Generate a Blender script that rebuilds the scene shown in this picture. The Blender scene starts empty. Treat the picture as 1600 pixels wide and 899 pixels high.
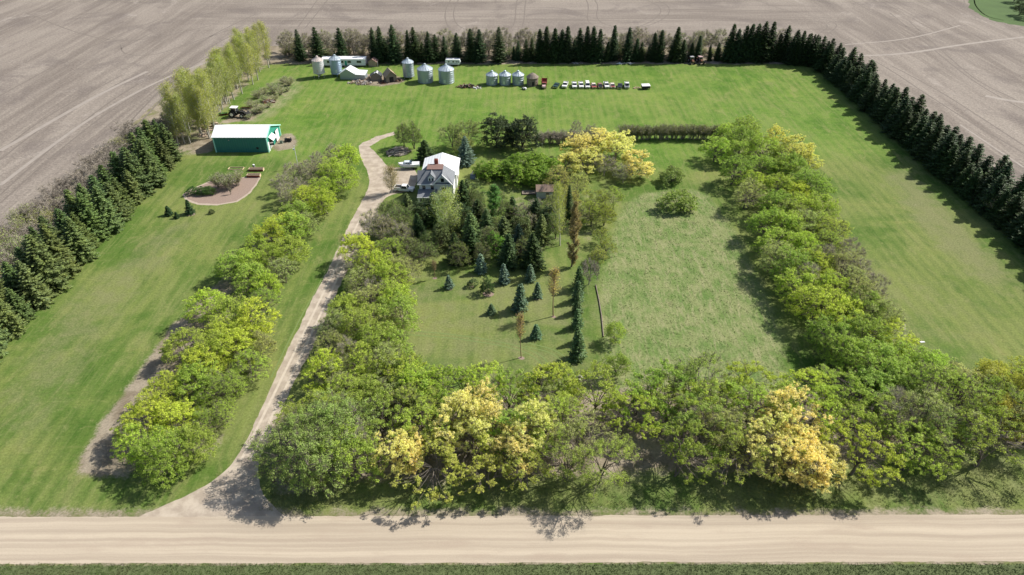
import bpy, bmesh, math, random
import numpy as np
from mathutils import Vector, Matrix
from mathutils.geometry import tessellate_polygon

# ------------------------------------------------------------------ camera, sky, sun, exposure
scene = bpy.context.scene
COL = scene.collection
CAM_H, PITCH, FPX = 95.0, math.radians(35.5), 1073.0
SUN_AZ, SUN_EL = math.radians(25), math.radians(43)

cam_data = bpy.data.cameras.new("camera")
cam = bpy.data.objects.new("camera", cam_data); COL.objects.link(cam)
cam.location = (0, 0, CAM_H); cam.rotation_euler = (math.pi/2 - PITCH, 0, 0)
cam_data.sensor_width = 36; cam_data.lens = FPX/1600*36
cam_data.clip_start = 0.5; cam_data.clip_end = 12000
scene.camera = cam

world = bpy.data.worlds.new("World"); scene.world = world; world.use_nodes = True
wn = world.node_tree
sky = wn.nodes.new("ShaderNodeTexSky"); sky.sky_type = 'NISHITA'; sky.sun_disc = False
sky.sun_elevation = SUN_EL; sky.sun_rotation = math.pi/2 - SUN_AZ
sky.air_density = 1.0; sky.dust_density = 2.0
wn.links.new(sky.outputs[0], wn.nodes["Background"].inputs[0])
wn.nodes["Background"].inputs[1].default_value = 0.098

sun_data = bpy.data.lights.new("sun", 'SUN'); sun_data.energy = 5.0; sun_data.angle = math.radians(0.5)
sun_data.color = (1.0, 0.95, 0.87)
sun = bpy.data.objects.new("sun", sun_data); COL.objects.link(sun)
sv = Vector((math.cos(SUN_AZ)*math.cos(SUN_EL), math.sin(SUN_AZ)*math.cos(SUN_EL), math.sin(SUN_EL)))
sun.rotation_euler = (-sv).to_track_quat('-Z', 'Y').to_euler()
sun.location = (300, 200, 300)

scene.view_settings.view_transform = 'Standard'; scene.view_settings.look = 'None'
scene.view_settings.gamma = 1.0; scene.view_settings.use_curve_mapping = False
scene.view_settings.exposure = 0.38

# ------------------------------------------------------------------ survey helper: a point of the ground (or of height z) seen at a direction
def U(px, py, z=0.0):
    a = (px-800)/FPX; b = (py-449.5)/FPX
    dy = math.cos(PITCH)-b*math.sin(PITCH); dz = -math.sin(PITCH)-b*math.cos(PITCH)
    t = (z-CAM_H)/dz
    return (a*t, dy*t)
def UP(pts, z=0.0): return [U(x, y, z) for x, y in pts]

# ------------------------------------------------------------------ node helper
class NB:
    def __init__(s, mat):
        mat.use_nodes = True; s.t = mat.node_tree; s.t.nodes.clear()
        s.out = s.t.nodes.new("ShaderNodeOutputMaterial")
    def n(s, typ, ins=None, **props):
        nd = s.t.nodes.new("ShaderNode"+typ)
        for k, v in props.items(): setattr(nd, k, v)
        for k, v in (ins or {}).items():
            sock = nd.inputs[k]
            if isinstance(v, bpy.types.NodeSocket): s.t.links.new(v, sock)
            else:
                try: sock.default_value = v
                except Exception: sock.default_value = tuple(v)+(1,)
        return nd
    def mix(s, f, a, b, blend='MIX'):
        nd = s.t.nodes.new("ShaderNodeMixRGB"); nd.blend_type = blend
        for i, v in enumerate((f, a, b)):
            if isinstance(v, bpy.types.NodeSocket): s.t.links.new(v, nd.inputs[i])
            elif i == 0: nd.inputs[0].default_value = v
            else: nd.inputs[i].default_value = (v[0], v[1], v[2], 1)
        return nd.outputs[0]
    def m(s, op, a, b=0.0, c=None, clamp=False):
        nd = s.t.nodes.new("ShaderNodeMath"); nd.operation = op; nd.use_clamp = clamp
        for i, v in enumerate((a, b) if c is None else (a, b, c)):
            if isinstance(v, bpy.types.NodeSocket): s.t.links.new(v, nd.inputs[i])
            else: nd.inputs[i].default_value = v
        return nd.outputs[0]
    def noise(s, scale, vec=None, detail=4, rough=0.55, dist=0.0):
        ins = {"Scale": scale, "Detail": detail, "Roughness": rough, "Distortion": dist}
        if vec is not None: ins["Vector"] = vec
        return s.n("TexNoise", ins).outputs[0]
    def pos(s, sc=(1, 1, 1), rot=(0, 0, 0)):
        g = s.n("NewGeometry")
        return s.n("Mapping", {"Vector": g.outputs["Position"], "Scale": sc, "Rotation": rot}).outputs[0]
    def obj(s, sc=(1, 1, 1)):
        g = s.n("TexCoord")
        return s.n("Mapping", {"Vector": g.outputs["Object"], "Scale": sc}).outputs[0]
    def band(s, v, lo, hi):   # smooth 0..1 between lo and hi
        nd = s.n("MapRange", {"Value": v, "From Min": lo, "From Max": hi}); nd.interpolation_type = 'SMOOTHSTEP'; nd.clamp = True
        return nd.outputs[0]
    def attr(s, name): return s.n("Attribute", attribute_name=name).outputs["Fac"]
    def finish(s, col, rough=0.8, metal=0.0, bump=None, bump_d=0.02, bump_s=0.5, spec=0.3):
        p = s.n("BsdfPrincipled", {"Base Color": col, "Roughness": rough, "Metallic": metal, "Specular IOR Level": spec})
        if bump is not None:
            b = s.n("Bump", {"Height": bump, "Distance": bump_d, "Strength": bump_s})
            s.t.links.new(b.outputs[0], p.inputs["Normal"])
        s.t.links.new(p.outputs[0], s.out.inputs[0])

def simple(name, col, rough=0.7, metal=0.0, var=0.12, scale=3.0, spec=0.3):
    m = bpy.data.materials.new(name); b = NB(m)
    f = b.noise(scale, b.obj())
    c = b.mix(f, [x*(1-var) for x in col], [min(1, x*(1+var)) for x in col])
    b.finish(c, rough, metal, spec=spec); return m

# ------------------------------------------------------------------ object helpers
def link(o, parent=None):
    COL.objects.link(o)
    if parent is not None: o.parent = parent
    return o
def tag(o, label=None, cat=None, group=None, kind=None):
    if label: o["label"] = label
    if cat: o["category"] = cat
    if group: o["group"] = group
    if kind: o["kind"] = kind
    return o
def empty(name, loc, rz=0.0, sc=1.0):
    o = bpy.data.objects.new(name, None); o.empty_display_size = 0.5
    o.location = loc if len(loc) == 3 else (loc[0], loc[1], 0); o.rotation_euler = (0, 0, rz)
    o.scale = (sc, sc, sc) if not isinstance(sc, tuple) else sc
    return link(o)
def npmesh(name, V, F):
    V = np.asarray(V, dtype=np.float32).reshape(-1, 3); F = np.asarray(F, dtype=np.int32); k = F.shape[1]
    me = bpy.data.meshes.new(name)
    me.vertices.add(len(V)); me.vertices.foreach_set("co", V.ravel())
    me.loops.add(F.size); me.loops.foreach_set("vertex_index", F.ravel())
    me.polygons.add(len(F)); me.polygons.foreach_set("loop_start", np.arange(0, F.size, k, dtype=np.int32))
    me.update(calc_edges=True); me.validate()
    return me
class MB:
    def __init__(s): s.v = []; s.f = []
    def add(s, vs, fs):
        o = len(s.v); s.v += [tuple(v) for v in vs]; s.f += [tuple(o+i for i in f) for f in fs]; return s
    def box(s, c, d, rz=0.0, tilt=None):
        x, y, z = d[0]/2, d[1]/2, d[2]/2
        M = Matrix.Rotation(rz, 3, 'Z')
        if tilt: M = M @ Matrix.Rotation(tilt[1], 3, tilt[0])
        vs = [M @ Vector((i*x, j*y, k*z)) + Vector(c) for k in (-1, 1) for j in (-1, 1) for i in (-1, 1)]
        return s.add(vs, [(0, 2, 3, 1), (4, 5, 7, 6), (0, 1, 5, 4), (1, 3, 7, 5), (3, 2, 6, 7), (2, 0, 4, 6)])
    def frus(s, x0, x1, y0, y1, z0, z1, ix=0.0, iy0=0.0, iy1=0.0):
        vs = [(x0, y0, z0), (x1, y0, z0), (x1, y1, z0), (x0, y1, z0), (x0+ix, y0+iy0, z1), (x1-ix, y0+iy0, z1), (x1-ix, y1-iy1, z1), (x0+ix, y1-iy1, z1)]
        return s.add(vs, [(0, 3, 2, 1), (4, 5, 6, 7), (0, 1, 5, 4), (1, 2, 6, 5), (2, 3, 7, 6), (3, 0, 4, 7)])
    def prism(s, prof, a, b, axis='x'):
        n = len(prof)
        vs = [((a, u, v) if axis == 'x' else (u, a, v)) for u, v in prof] + [((b, u, v) if axis == 'x' else (u, b, v)) for u, v in prof]
        fs = [tuple(range(n-1, -1, -1)), tuple(range(n, 2*n))] + [(i, (i+1) % n, n+(i+1) % n, n+i) for i in range(n)]
        return s.add(vs, fs)
    def cyl(s, p0, p1, r0, r1=None, n=12, cap=True):
        r1 = r0 if r1 is None else r1
        p0, p1 = Vector(p0), Vector(p1); d = (p1-p0).normalized()
        u = d.orthogonal().normalized(); w = d.cross(u)
        vs = [p0+r0*(math.cos(2*math.pi*i/n)*u+math.sin(2*math.pi*i/n)*w) for i in range(n)] + [p1+r1*(math.cos(2*math.pi*i/n)*u+math.sin(2*math.pi*i/n)*w) for i in range(n)]
        fs = [(i, (i+1) % n, n+(i+1) % n, n+i) for i in range(n)]
        if cap: fs += [tuple(range(n-1, -1, -1)), tuple(range(n, 2*n))]
        return s.add(vs, fs)
    def lathe(s, prof, n=24):
        vs = []; fs = []
        for r, z in prof: vs += [(r*math.cos(2*math.pi*i/n), r*math.sin(2*math.pi*i/n), z) for i in range(n)]
        for k in range(len(prof)-1):
            for i in range(n): fs.append((k*n+i, k*n+(i+1) % n, (k+1)*n+(i+1) % n, (k+1)*n+i))
        return s.add(vs, fs)
    def quad(s, a, b, c, d): return s.add([a, b, c, d], [(0, 1, 2, 3)])
    def slab(s, a, b, c, d, t):     # sloping sheet of thickness t below the four corners
        A = [Vector(p) for p in (a, b, c, d)]; nrm = (A[1]-A[0]).cross(A[3]-A[0]).normalized()*t
        vs = A+[p-nrm for p in A]
        return s.add(vs, [(0, 1, 2, 3), (7, 6, 5, 4), (0, 4, 5, 1), (1, 5, 6, 2), (2, 6, 7, 3), (3, 7, 4, 0)])
    def build(s, name, mat, parent=None, loc=None, smooth=False):
        me = bpy.data.meshes.new(name); me.from_pydata(s.v, [], s.f); me.validate()
        bm = bmesh.new(); bm.from_mesh(me); bmesh.ops.recalc_face_normals(bm, faces=bm.faces); bm.to_mesh(me); bm.free()
        me.materials.append(mat)
        if smooth: me.polygons.foreach_set("use_smooth", [True]*len(me.polygons))
        o = bpy.data.objects.new(name, me)
        if loc: o.location = loc
        return link(o, parent)
def copy_tree(o, parent=None):
    c = o.copy(); link(c, parent)
    for ch in o.children: copy_tree(ch, c)
    return c

# smooth closed outline with small irregularities, as a flat sheet
def jitter_outline(pts, step, amp, seed, closed=True):
    rng = np.random.RandomState(seed); out = []
    n = len(pts)
    for i in range(n if closed else n-1):
        a = np.array(pts[i][:2]); b = np.array(pts[(i+1) % n][:2]); L = np.linalg.norm(b-a)
        k = max(1, min(400, int(L/step)))
        for j in range(k): out.append(a+(b-a)*j/k)
    if not closed: out.append(np.array(pts[-1][:2]))
    out = np.array(out); N = len(out)
    nz = rng.randn(N, 2); acc = np.zeros((N, 2))
    for w, g in ((1, .45), (3, .7), (9, .8)):
        ker = np.ones(w)/w
        acc += g*math.sqrt(w)*np.stack([np.convolve(np.concatenate([nz[-w:, c], nz[:, c], nz[:w, c]]), ker, 'same')[w:-w] for c in (0, 1)], 1)
        nz = rng.randn(N, 2)
    return out + acc*amp
def chaikin(pts, it=2):
    pts = [np.array(p[:2], float) for p in pts]
    for _ in range(it):
        q = [pts[0]]
        for a, b in zip(pts[:-1], pts[1:]): q += [a*.75+b*.25, a*.25+b*.75]
        q.append(pts[-1]); pts = q
    return pts
def sheet(name, pts, z, mat, step=0.8, amp=0.08, seed=1):
    o2 = jitter_outline(pts, step, amp, seed) if amp > 0 else np.array([p[:2] for p in pts])
    V = [(p[0], p[1], z) for p in o2]
    tris = tessellate_polygon([[Vector(v) for v in V]])
    me = bpy.data.meshes.new(name); me.from_pydata(V, [], [tuple(t) for t in tris]); me.validate()
    bm = bmesh.new(); bm.from_mesh(me)
    for f in bm.faces:
        if f.normal.z < 0: f.normal_flip()
    bm.to_mesh(me); bm.free()
    me.materials.append(mat)
    o = link(bpy.data.objects.new(name, me)); o["kind"] = "structure"; return o
def ribbon(name, px, w, z, mat, world=False, smooth=2):
    pts = chaikin(px if world else UP(px), smooth); V = []; F = []
    for i, p in enumerate(pts):
        a = pts[max(0, i-1)]; b = pts[min(len(pts)-1, i+1)]; d = (b-a)/max(1e-6, np.linalg.norm(b-a)); nn = np.array((-d[1], d[0]))*w/2
        V += [(p[0]+nn[0], p[1]+nn[1], z), (p[0]-nn[0], p[1]-nn[1], z)]
        if i: F.append((2*i-2, 2*i-1, 2*i+1, 2*i))
    me = bpy.data.meshes.new(name); me.from_pydata(V, [], F); me.materials.append(mat)
    o = link(bpy.data.objects.new(name, me)); o["kind"] = "structure"; return o
# ------------------------------------------------------------------ ground sheet: masks for soil, dry and rough grass
def axis(lo, hi, step, far):
    a = list(np.arange(lo, hi+.01, step)); g = step; x = hi
    up = []
    while x < far: g *= 1.35; x += g; up.append(x)
    g = step; x = lo; dn = []
    while x > -far: g *= 1.35; x -= g; dn.append(x)
    return np.array(dn[::-1]+a+up)
GX = axis(-150, 175, 0.9, 4500); GY = axis(54, 330, 0.9, 4500)
XX, YY = np.meshgrid(GX, GY)
def inside(poly):
    r = np.zeros(XX.shape, bool); n = len(poly); j = n-1
    for i in range(n):
        xi, yi = poly[i][:2]; xj, yj = poly[j][:2]
        c = ((yi > YY) != (yj > YY)) & (XX < (xj-xi)*(YY-yi)/((yj-yi) if abs(yj-yi) > 1e-9 else 1e-9)+xi)
        r ^= c; j = i
    return r.astype(np.float32)
def blur(a, k):
    for _ in range(2):
        for ax in (0, 1):
            p = np.pad(a, [(k, k) if i == ax else (0, 0) for i in (0, 1)], mode='edge'); c = np.cumsum(p, axis=ax)
            c = np.concatenate([np.zeros_like(np.take(c, [0], axis=ax)), c], axis=ax); n = a.shape[ax]; w = 2*k+1
            a = (np.take(c, range(w, w+n), axis=ax)-np.take(c, range(0, n), axis=ax))/w
    return a
def mask(polys, k=2):
    m = np.zeros(XX.shape, np.float32)
    for P, amt in polys: m = np.maximum(m, inside(P)*amt)
    return blur(m, k)
drive_left = [(205, 812), (240, 797), (305, 769), (362, 729), (385, 690), (400, 655), (415, 620), (430, 592), (443, 560), (470, 507), (487, 470), (510, 427), (530, 385), (551, 340), (566, 315), (578, 290), (575, 268), (563, 245), (560, 228)]
drive_right = [(470, 812), (432, 797), (402, 757), (406, 710), (424, 672), (440, 642), (452, 614), (464, 590), (480, 560), (505, 507), (520, 470), (541, 427), (563, 385), (584, 345), (594, 318), (606, 305), (652, 297), (652, 264), (628, 262), (606, 262), (596, 248), (580, 232), (568, 222)]
DRIVE = [tuple(p) for p in chaikin(UP(drive_left), 2)+chaikin(UP(drive_right), 2)[::-1]]
side_track = UP([(566, 224), (590, 213), (616, 206), (618, 210), (596, 218), (574, 232)])
strip_soil = UP([(112, 736), (142, 692), (180, 632), (226, 566), (266, 512), (312, 468), (352, 428), (352, 450), (330, 500), (290, 560), (250, 620), (215, 690), (192, 745), (150, 752)])
mulch_poly = UP([(288, 304), (293, 312), (310, 318), (340, 319), (370, 314), (388, 302), (398, 290), (404, 279), (392, 276), (372, 280), (350, 284), (330, 284), (316, 290), (300, 296)])
meadow = UP([(934, 450), (952, 380), (972, 320), (1010, 300), (1100, 296), (1135, 340), (1180, 420), (1215, 500), (1235, 620), (930, 640), (944, 540)])
shed_pad = UP([(421, 239), (462, 232), (466, 216), (448, 205), (432, 214)])
shed_dirt = UP([(300, 245), (336, 236), (342, 196), (372, 190), (396, 184), (402, 172), (380, 168), (352, 186), (322, 214), (306, 226)])
brush_patch = UP([(374, 194), (392, 158), (424, 130), (446, 118), (462, 124), (472, 136), (456, 154), (430, 174), (404, 192)])
grove_floor = UP([(640, 360), (700, 410), (760, 420), (830, 412), (880, 400), (930, 400), (950, 340), (930, 290), (830, 290), (700, 300)])
worn_right = UP([(1405, 255), (1440, 285), (1500, 350), (1590, 440), (1560, 460), (1480, 400), (1420, 330), (1380, 270)])
row_left = UP([(560, 225), (490, 330), (440, 440), (395, 590), (370, 690), (310, 750), (190, 770), (215, 640), (300, 520), (350, 425), (420, 340), (470, 260)])
row_mid = UP([(600, 345), (665, 400), (650, 520), (655, 610), (620, 760), (410, 785), (440, 690), (500, 540), (560, 420)])
row_front = UP([(410, 640), (1000, 600), (1230, 610), (1480, 600), (1620, 600), (1640, 700), (1530, 715), (1200, 745), (800, 755), (420, 765)])
row_right = UP([(1120, 225), (1200, 200), (1270, 245), (1350, 400), (1430, 510), (1480, 620), (1300, 640), (1240, 500), (1180, 360)])
spruce_left = [(-107, 88), (-107, 214), (-140, 235), (-140, 88)]
spruce_right = [(132, 90), (132, 296), (142, 305), (142, 90)]
back_row = [(-105, 301), (130, 301), (142, 330), (-140, 330)]
junk_floor = UP([(545, 122), (560, 134), (600, 136), (640, 128), (625, 118), (570, 116)])
dry_left = UP([(0, 610), (90, 480), (190, 395), (300, 320), (330, 345), (230, 440), (150, 560), (60, 700), (0, 760)])
verge = UP([(250, 790), (420, 800), (1620, 790), (1620, 735), (1300, 770), (1000, 775), (700, 778), (500, 790), (420, 780)])
soil_m = mask([(strip_soil, 1.0), (shed_pad, 1.0), (shed_dirt, .95), (grove_floor, .42), (row_left, .5), (row_mid, .5), (row_front, .72), (row_right, .42), (spruce_left, .62), (spruce_right, .6), ([(-106, 205), (-106, 304), (-142, 330), (-142, 205)], .62), (back_row, .85), (junk_floor, .9), (worn_right, .3), (brush_patch, .46)], 2)
soil_m = np.maximum(soil_m, blur(inside(DRIVE)*1.0+inside(side_track)*.6, 1)*.72)
road_band = [(-400, 58.6), (400, 58.6), (400, 71.2), (-400, 71.2)]
soil_m = np.maximum(soil_m, blur(inside(road_band), 1)*.62)
rough_m = mask([(meadow, 1.0), (brush_patch, 1.0), (verge, .45)], 3)
dry_m = mask([(dry_left, .55), (worn_right, .9), (UP([(640, 430), (940, 420), (950, 600), (640, 600)]), .45), (brush_patch, 1.0), (verge, 1.0), (row_front, .6), (row_mid, .5), (row_right, .5), (UP([(960, 560), (1100, 330), (1180, 520), (1190, 600)]), .5),
              (UP([(440, 260), (455, 235), (560, 225), (540, 190), (460, 200)]), .25), (UP([(1290, 360), (1600, 480), (1620, 760), (1480, 580)]), .3)], 5)
lush_m = mask([([(-104, 205), (128, 205), (128, 300), (-104, 300)], 1.0), (UP([(1010, 230), (1100, 230), (1090, 280), (1010, 290)]), .6), (UP([(560, 330), (440, 620), (395, 650), (505, 400)]), .7)], 8)
nx, ny = len(GX), len(GY)
V = np.stack([XX.ravel(), YY.ravel(), np.zeros(nx*ny)], 1)
ii = (np.arange(ny-1)[:, None]*nx+np.arange(nx-1)[None, :]).ravel()
gm = npmesh("ground", V, np.stack([ii, ii+1, ii+nx+1, ii+nx], 1))
for nm, arr in (("soil", soil_m), ("rough", rough_m), ("dry", dry_m), ("lush", lush_m)):
    at = gm.attributes.new(nm, 'FLOAT', 'POINT'); at.data.foreach_set("value", arr.ravel().astype(np.float32))

m_ground = bpy.data.materials.new("lawn and soil"); b = NB(m_ground)
P0 = b.pos()
n_big = b.noise(0.035, P0, 5, .6, .6); n_mid = b.noise(0.22, P0, 5, .62, .4); n_fine = b.noise(2.2, P0, 4, .7); n_grit = b.noise(9, P0, 3, .7)
n_str = b.noise(0.5, b.pos((2.2, .10, 1)), 4, .6); n_strx = b.noise(0.4, b.pos((.12, 1.6, 1)), 3, .6)
lush, dry, rough, soil = (b.attr(x) for x in ("lush", "dry", "rough", "soil"))
g1 = b.mix(b.band(n_big, .40, .60), (.086, .148, .028), (.155, .188, .056))
g1 = b.mix(b.m('MULTIPLY', b.band(lush, .1, .9), .75), g1, b.mix(b.band(n_mid, .35, .65), (.096, .190, .026), (.145, .240, .040)))
g1 = b.mix(b.m('MULTIPLY', b.band(b.noise(.07, b.pos((1.5, .55, 1), (0, 0, .25)), 6, .68, 1.2), .47, .62), .75), g1, b.mix(1.0, g1, (.62, .76, .60), 'MULTIPLY'))
g1 = b.mix(b.m('MULTIPLY', b.band(b.noise(.16, b.pos((1.3, .5, 1), (0, 0, .1)), 6, .7, .8), .52, .68), .5), g1, (.235, .235, .095))
g1 = b.mix(b.m('MULTIPLY', b.band(b.noise(.05, b.pos((.5, 1.6, 1), (0, 0, .08)), 5, .65, .8), .50, .68), .55), g1, b.mix(1.0, g1, (1.45, 1.22, 1.3), 'MULTIPLY'))
g1 = b.mix(b.m('MULTIPLY', b.band(b.noise(.55, P0, 5, .72, .4), .52, .70), .5), g1, (.21, .225, .085))
g1 = b.mix(b.m('MULTIPLY', b.band(b.noise(.8, b.pos((1, .7, 1)), 5, .72, .4), .56, .72), .5), g1, (.062, .125, .024))
# mowing lines
wv = b.n("TexWave", {"Scale": .11, "Distortion": 1.6, "Detail": 1.5, "Detail Scale": .25, "Vector": b.pos((1, .01, 1), (0, 0, .03))}, wave_type='BANDS', bands_direction='X').outputs[1]
g1 = b.mix(b.m('MULTIPLY', b.m('MULTIPLY', wv, b.band(n_big, .36, .55)), .42), g1, (.20, .24, .065))
g1 = b.mix(b.m('MULTIPLY', b.band(n_str, .48, .72), .45), g1, (.20, .225, .08))
g1 = b.mix(b.m('MULTIPLY', b.band(n_strx, .52, .78), .22), g1, (.17, .19, .06))
dryn = b.band(b.m('ADD', b.m('MULTIPLY', dry, 1.0), b.m('MULTIPLY_ADD', n_mid, 1.1, -.62)), .1, .75)
dcol = b.mix(n_fine, (.155, .175, .07), (.235, .225, .115))
g1 = b.mix(b.m('MULTIPLY', dryn, .8), g1, dcol)
# long rough grass
rcol = b.mix(b.band(n_mid, .38, .62), (.130, .195, .055), (.205, .235, .095))
rcol = b.mix(b.m('MULTIPLY', b.band(b.noise(.6, b.pos((1.8, .3, 1)), 5, .75, .5), .44, .66), .6), rcol, (.30, .285, .155))
rcol = b.mix(b.m('MULTIPLY', b.band(b.noise(.25, b.pos((1.3, .6, 1)), 4, .7), .54, .70), .7), rcol, (.09, .16, .04))
g1 = b.mix(b.band(b.m('ADD', rough, b.m('MULTIPLY_ADD', n_mid, .6, -.3)), .3, .75), g1, rcol)
# soil
sm = b.band(b.m('ADD', soil, b.m('ADD', b.m('MULTIPLY_ADD', n_fine, .5, -.25), b.m('MULTIPLY_ADD', n_mid, .7, -.35))), .40, .68)
scol = b.mix(b.band(n_mid, .35, .65), (.20, .165, .115), (.32, .275, .205))
scol = b.mix(b.m('MULTIPLY', b.band(n_grit, .5, .7), .5), scol, (.14, .10, .07))
g1 = b.mix(sm, g1, scol)
g1 = b.mix(.5, g1, b.mix(1.0, g1, b.mix(n_grit, (.45, .45, .45), (1.5, 1.5, 1.5)), 'MULTIPLY'))
g1 = b.mix(.6, g1, b.mix(1.0, g1, b.mix(b.band(n_fine, .25, .75), (.62, .62, .62), (1.35, 1.35, 1.35)), 'MULTIPLY'))
hgt = b.m('ADD', b.m('MULTIPLY', n_grit, .4), b.m('MULTIPLY', b.noise(1.4, P0, 4, .7), b.m('MULTIPLY_ADD', rough, 1.1, .3)))
b.finish(g1, .95, bump=hgt, bump_d=.25, bump_s=.55, spec=.1)
gm.materials.append(m_ground)
ground = link(bpy.data.objects.new("ground", gm)); ground["kind"] = "structure"

# ploughed field round the yard on three sides
m_field = bpy.data.materials.new("tilled soil"); b = NB(m_field)
P0 = b.pos()
geo = b.n("SeparateXYZ", {"Vector": b.n("NewGeometry").outputs["Position"]})
back = b.m('MULTIPLY', b.band(geo.outputs[1], 330, 380), b.m('SUBTRACT', 1.0, b.band(b.m('ABSOLUTE', geo.outputs[0]), 130, 200)))
along = b.noise(.35, b.pos((1, .045, 1), (0, 0, -.05)), 5, .65); across = b.noise(.35, b.pos((.04, 1, 1), (0, 0, .04)), 5, .65)
fur = b.mix(back, along, across)
al2 = b.noise(.09, b.pos((1, .12, 1), (0, 0, .1)), 4, .6, .5); ac2 = b.noise(.09, b.pos((.12, 1, 1), (0, 0, .08)), 4, .6, .5)
wide = b.mix(back, al2, ac2)
c = b.mix(b.band(wide, .36, .66), (.19, .162, .138), (.268, .233, .198))
c = b.mix(b.m('MULTIPLY', b.band(fur, .45, .72), .6), c, (.318, .28, .235))
c = b.mix(b.m('MULTIPLY', b.band(b.noise(.03, P0, 5, .65, 1.0), .5, .66), .6), c, (.155, .132, .118))
c = b.mix(b.m('MULTIPLY', b.band(b.noise(.055, b.pos((1, .5, 1)), 5, .7, .8), .58, .72), .55), c, (.36, .32, .28))
c = b.mix(.6, c, b.mix(1.0, c, b.mix(b.band(b.noise(1.1, P0, 5, .8), .3, .7), (.55, .55, .55), (1.4, 1.4, 1.4)), 'MULTIPLY'))
b.finish(c, .95, bump=b.noise(1.2, P0, 4, .7), bump_d=.3, bump_s=.5, spec=.1)
field = sheet("field", [(-136, 74), (-136, 328), (-60, 329), (60, 327), (141, 327), (142, 296), (141, 110), (141, 74), (3800, 74), (3800, 4000), (-3800, 4000), (-3800, 74)], .008, m_field, 1.6, .28, 5)

m_rut = simple("damp wheel rut soil", (.17, .145, .122), .95, var=.25, scale=.4)
m_pale = simple("dry pale trodden soil", (.30, .265, .23), .95, var=.2, scale=.3)
ruts = [
 [(1390, 20), (1430, 53), (1497, 110), (1541, 140), (1600, 173)], [(1420, 33), (1470, 78), (1515, 118), (1540, 134), (1600, 162)],
 [(1357, 90), (1397, 113), (1447, 147), (1514, 190), (1600, 240)], [(1393, 103), (1464, 140), (1547, 193), (1600, 228)],
 [(1265, 32), (1290, 36), (1294, 44), (1280, 52)], [(1270, 28), (1303, 34), (1309, 42), (1292, 54)],
 [(1506, 0), (1508, 12), (1528, 30), (1560, 36)], [(1522, 0), (1524, 10), (1540, 26), (1568, 32)],
 [(808, 0), (806, 12), (805, 32), (801, 42)], [(822, 0), (820, 12), (819, 32), (815, 44)],
 [(916, 0), (920, 10), (917, 28), (921, 38), (944, 44)], [(929, 0), (935, 10), (931, 25), (938, 36), (965, 44), (1010, 46)],
 [(1010, 0), (1034, 12), (1030, 26), (1003, 42), (960, 48)], [(1026, 0), (1046, 10), (1046, 24), (1018, 40), (975, 47)],
 [(704, 0), (694, 20), (698, 42), (714, 48)], [(716, 0), (707, 20), (712, 38), (726, 46)],
 [(496, 0), (466, 42)], [(512, 0), (476, 45)],
 [(0, 305), (90, 222), (180, 152), (252, 112), (320, 60), (400, 22)], [(0, 318), (98, 230), (184, 164), (262, 120), (330, 70), (420, 30)],
 [(186, 78), (240, 50)], [(188, 70), (192, 86), (240, 88), (290, 70), (380, 40)],
 [(0, 238), (60, 190), (130, 150), (190, 118)], [(0, 250), (64, 200), (134, 158), (196, 125)],
 [(180, 215), (215, 178), (262, 128), (330, 84), (372, 68)], [(190, 222), (225, 185), (268, 138), (340, 96)],
 [(0, 150), (90, 100), (170, 60), (250, 30)], [(40, 20), (140, 60), (220, 66), (330, 40)],
 [(1180, 0), (1230, 18), (1300, 30)], [(1330, 0), (1380, 30), (1450, 52), (1560, 70)], [(1330, 100), (1370, 150), (1440, 190), (1600, 262)],
]
for r in ruts: ribbon("wheel_track", r, .62, .012, m_rut)
for r, w in (([(1285, 84), (1345, 88), (1420, 84), (1500, 70), (1600, 58)], 1.7), ([(1320, 70), (1420, 62), (1500, 40)], 1.0), ([(0, 236), (70, 196), (150, 150), (230, 112)], 1.8), ([(0, 290), (70, 236), (150, 178), (260, 120), (340, 92)], 1.4), ([(1540, 150), (1580, 158), (1600, 160)], 2.2), ([(1500, 195), (1600, 262)], .8)):
    ribbon("worn_track", r, w, .016, m_pale)
m_gp = simple("far green crop patch", (.065, .115, .03), .95, var=.3, scale=.1)
sheet("grass_patch", UP([(1512, -2), (1518, 14), (1536, 26), (1560, 34), (1610, 44), (1700, 40), (1700, -30), (1500, -30)]), .012, m_gp, 2, .6, 8)

# gravel road
m_gravel = bpy.data.materials.new("pale gravel"); b = NB(m_gravel)
P0 = b.pos()
wob = b.n('VectorMath', {0: b.pos(), 1: b.n('CombineXYZ', {1: b.m('MULTIPLY', b.noise(.05, b.pos(), 3), 1.6)}).outputs[0]}, operation='ADD').outputs[0]
st = b.noise(1.0, b.n('Mapping', {'Vector': wob, 'Scale': (.012, 1, 1)}).outputs[0], 3, .55); sp = b.noise(6, P0, 4, .75); md = b.noise(.35, b.pos((.25, 1, 1)), 5, .6)
c = b.mix(b.band(st, .30, .68), (.365, .305, .235), (.48, .41, .315))
c = b.mix(b.m('MULTIPLY', b.band(md, .5, .72), .6), c, (.36, .29, .225))
c = b.mix(.55, c, b.mix(1.0, c, b.mix(sp, (.52, .52, .52), (1.45, 1.45, 1.45)), 'MULTIPLY'))
c = b.mix(b.band(b.noise(14, P0, 2, .6), .66, .74), c, (.24, .21, .18))
b.finish(c, .95, bump=sp, bump_d=.05, bump_s=.5, spec=.1)
m_drive = bpy.data.materials.new("gravel and earth drive"); b = NB(m_drive)
P0 = b.pos(); sp = b.noise(5, P0, 4, .75); md = b.noise(.4, P0, 5, .6)
c = b.mix(b.band(md, .38, .66), (.34, .285, .225), (.465, .40, .32))
c = b.mix(.55, c, b.mix(1.0, c, b.mix(sp, (.58, .58, .58), (1.4, 1.4, 1.4)), 'MULTIPLY'))
b.finish(c, .95, bump=sp, bump_d=.05, bump_s=.5, spec=.1)
ry0, ry1 = U(800, 878.5)[1], U(800, 806)[1]
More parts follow.
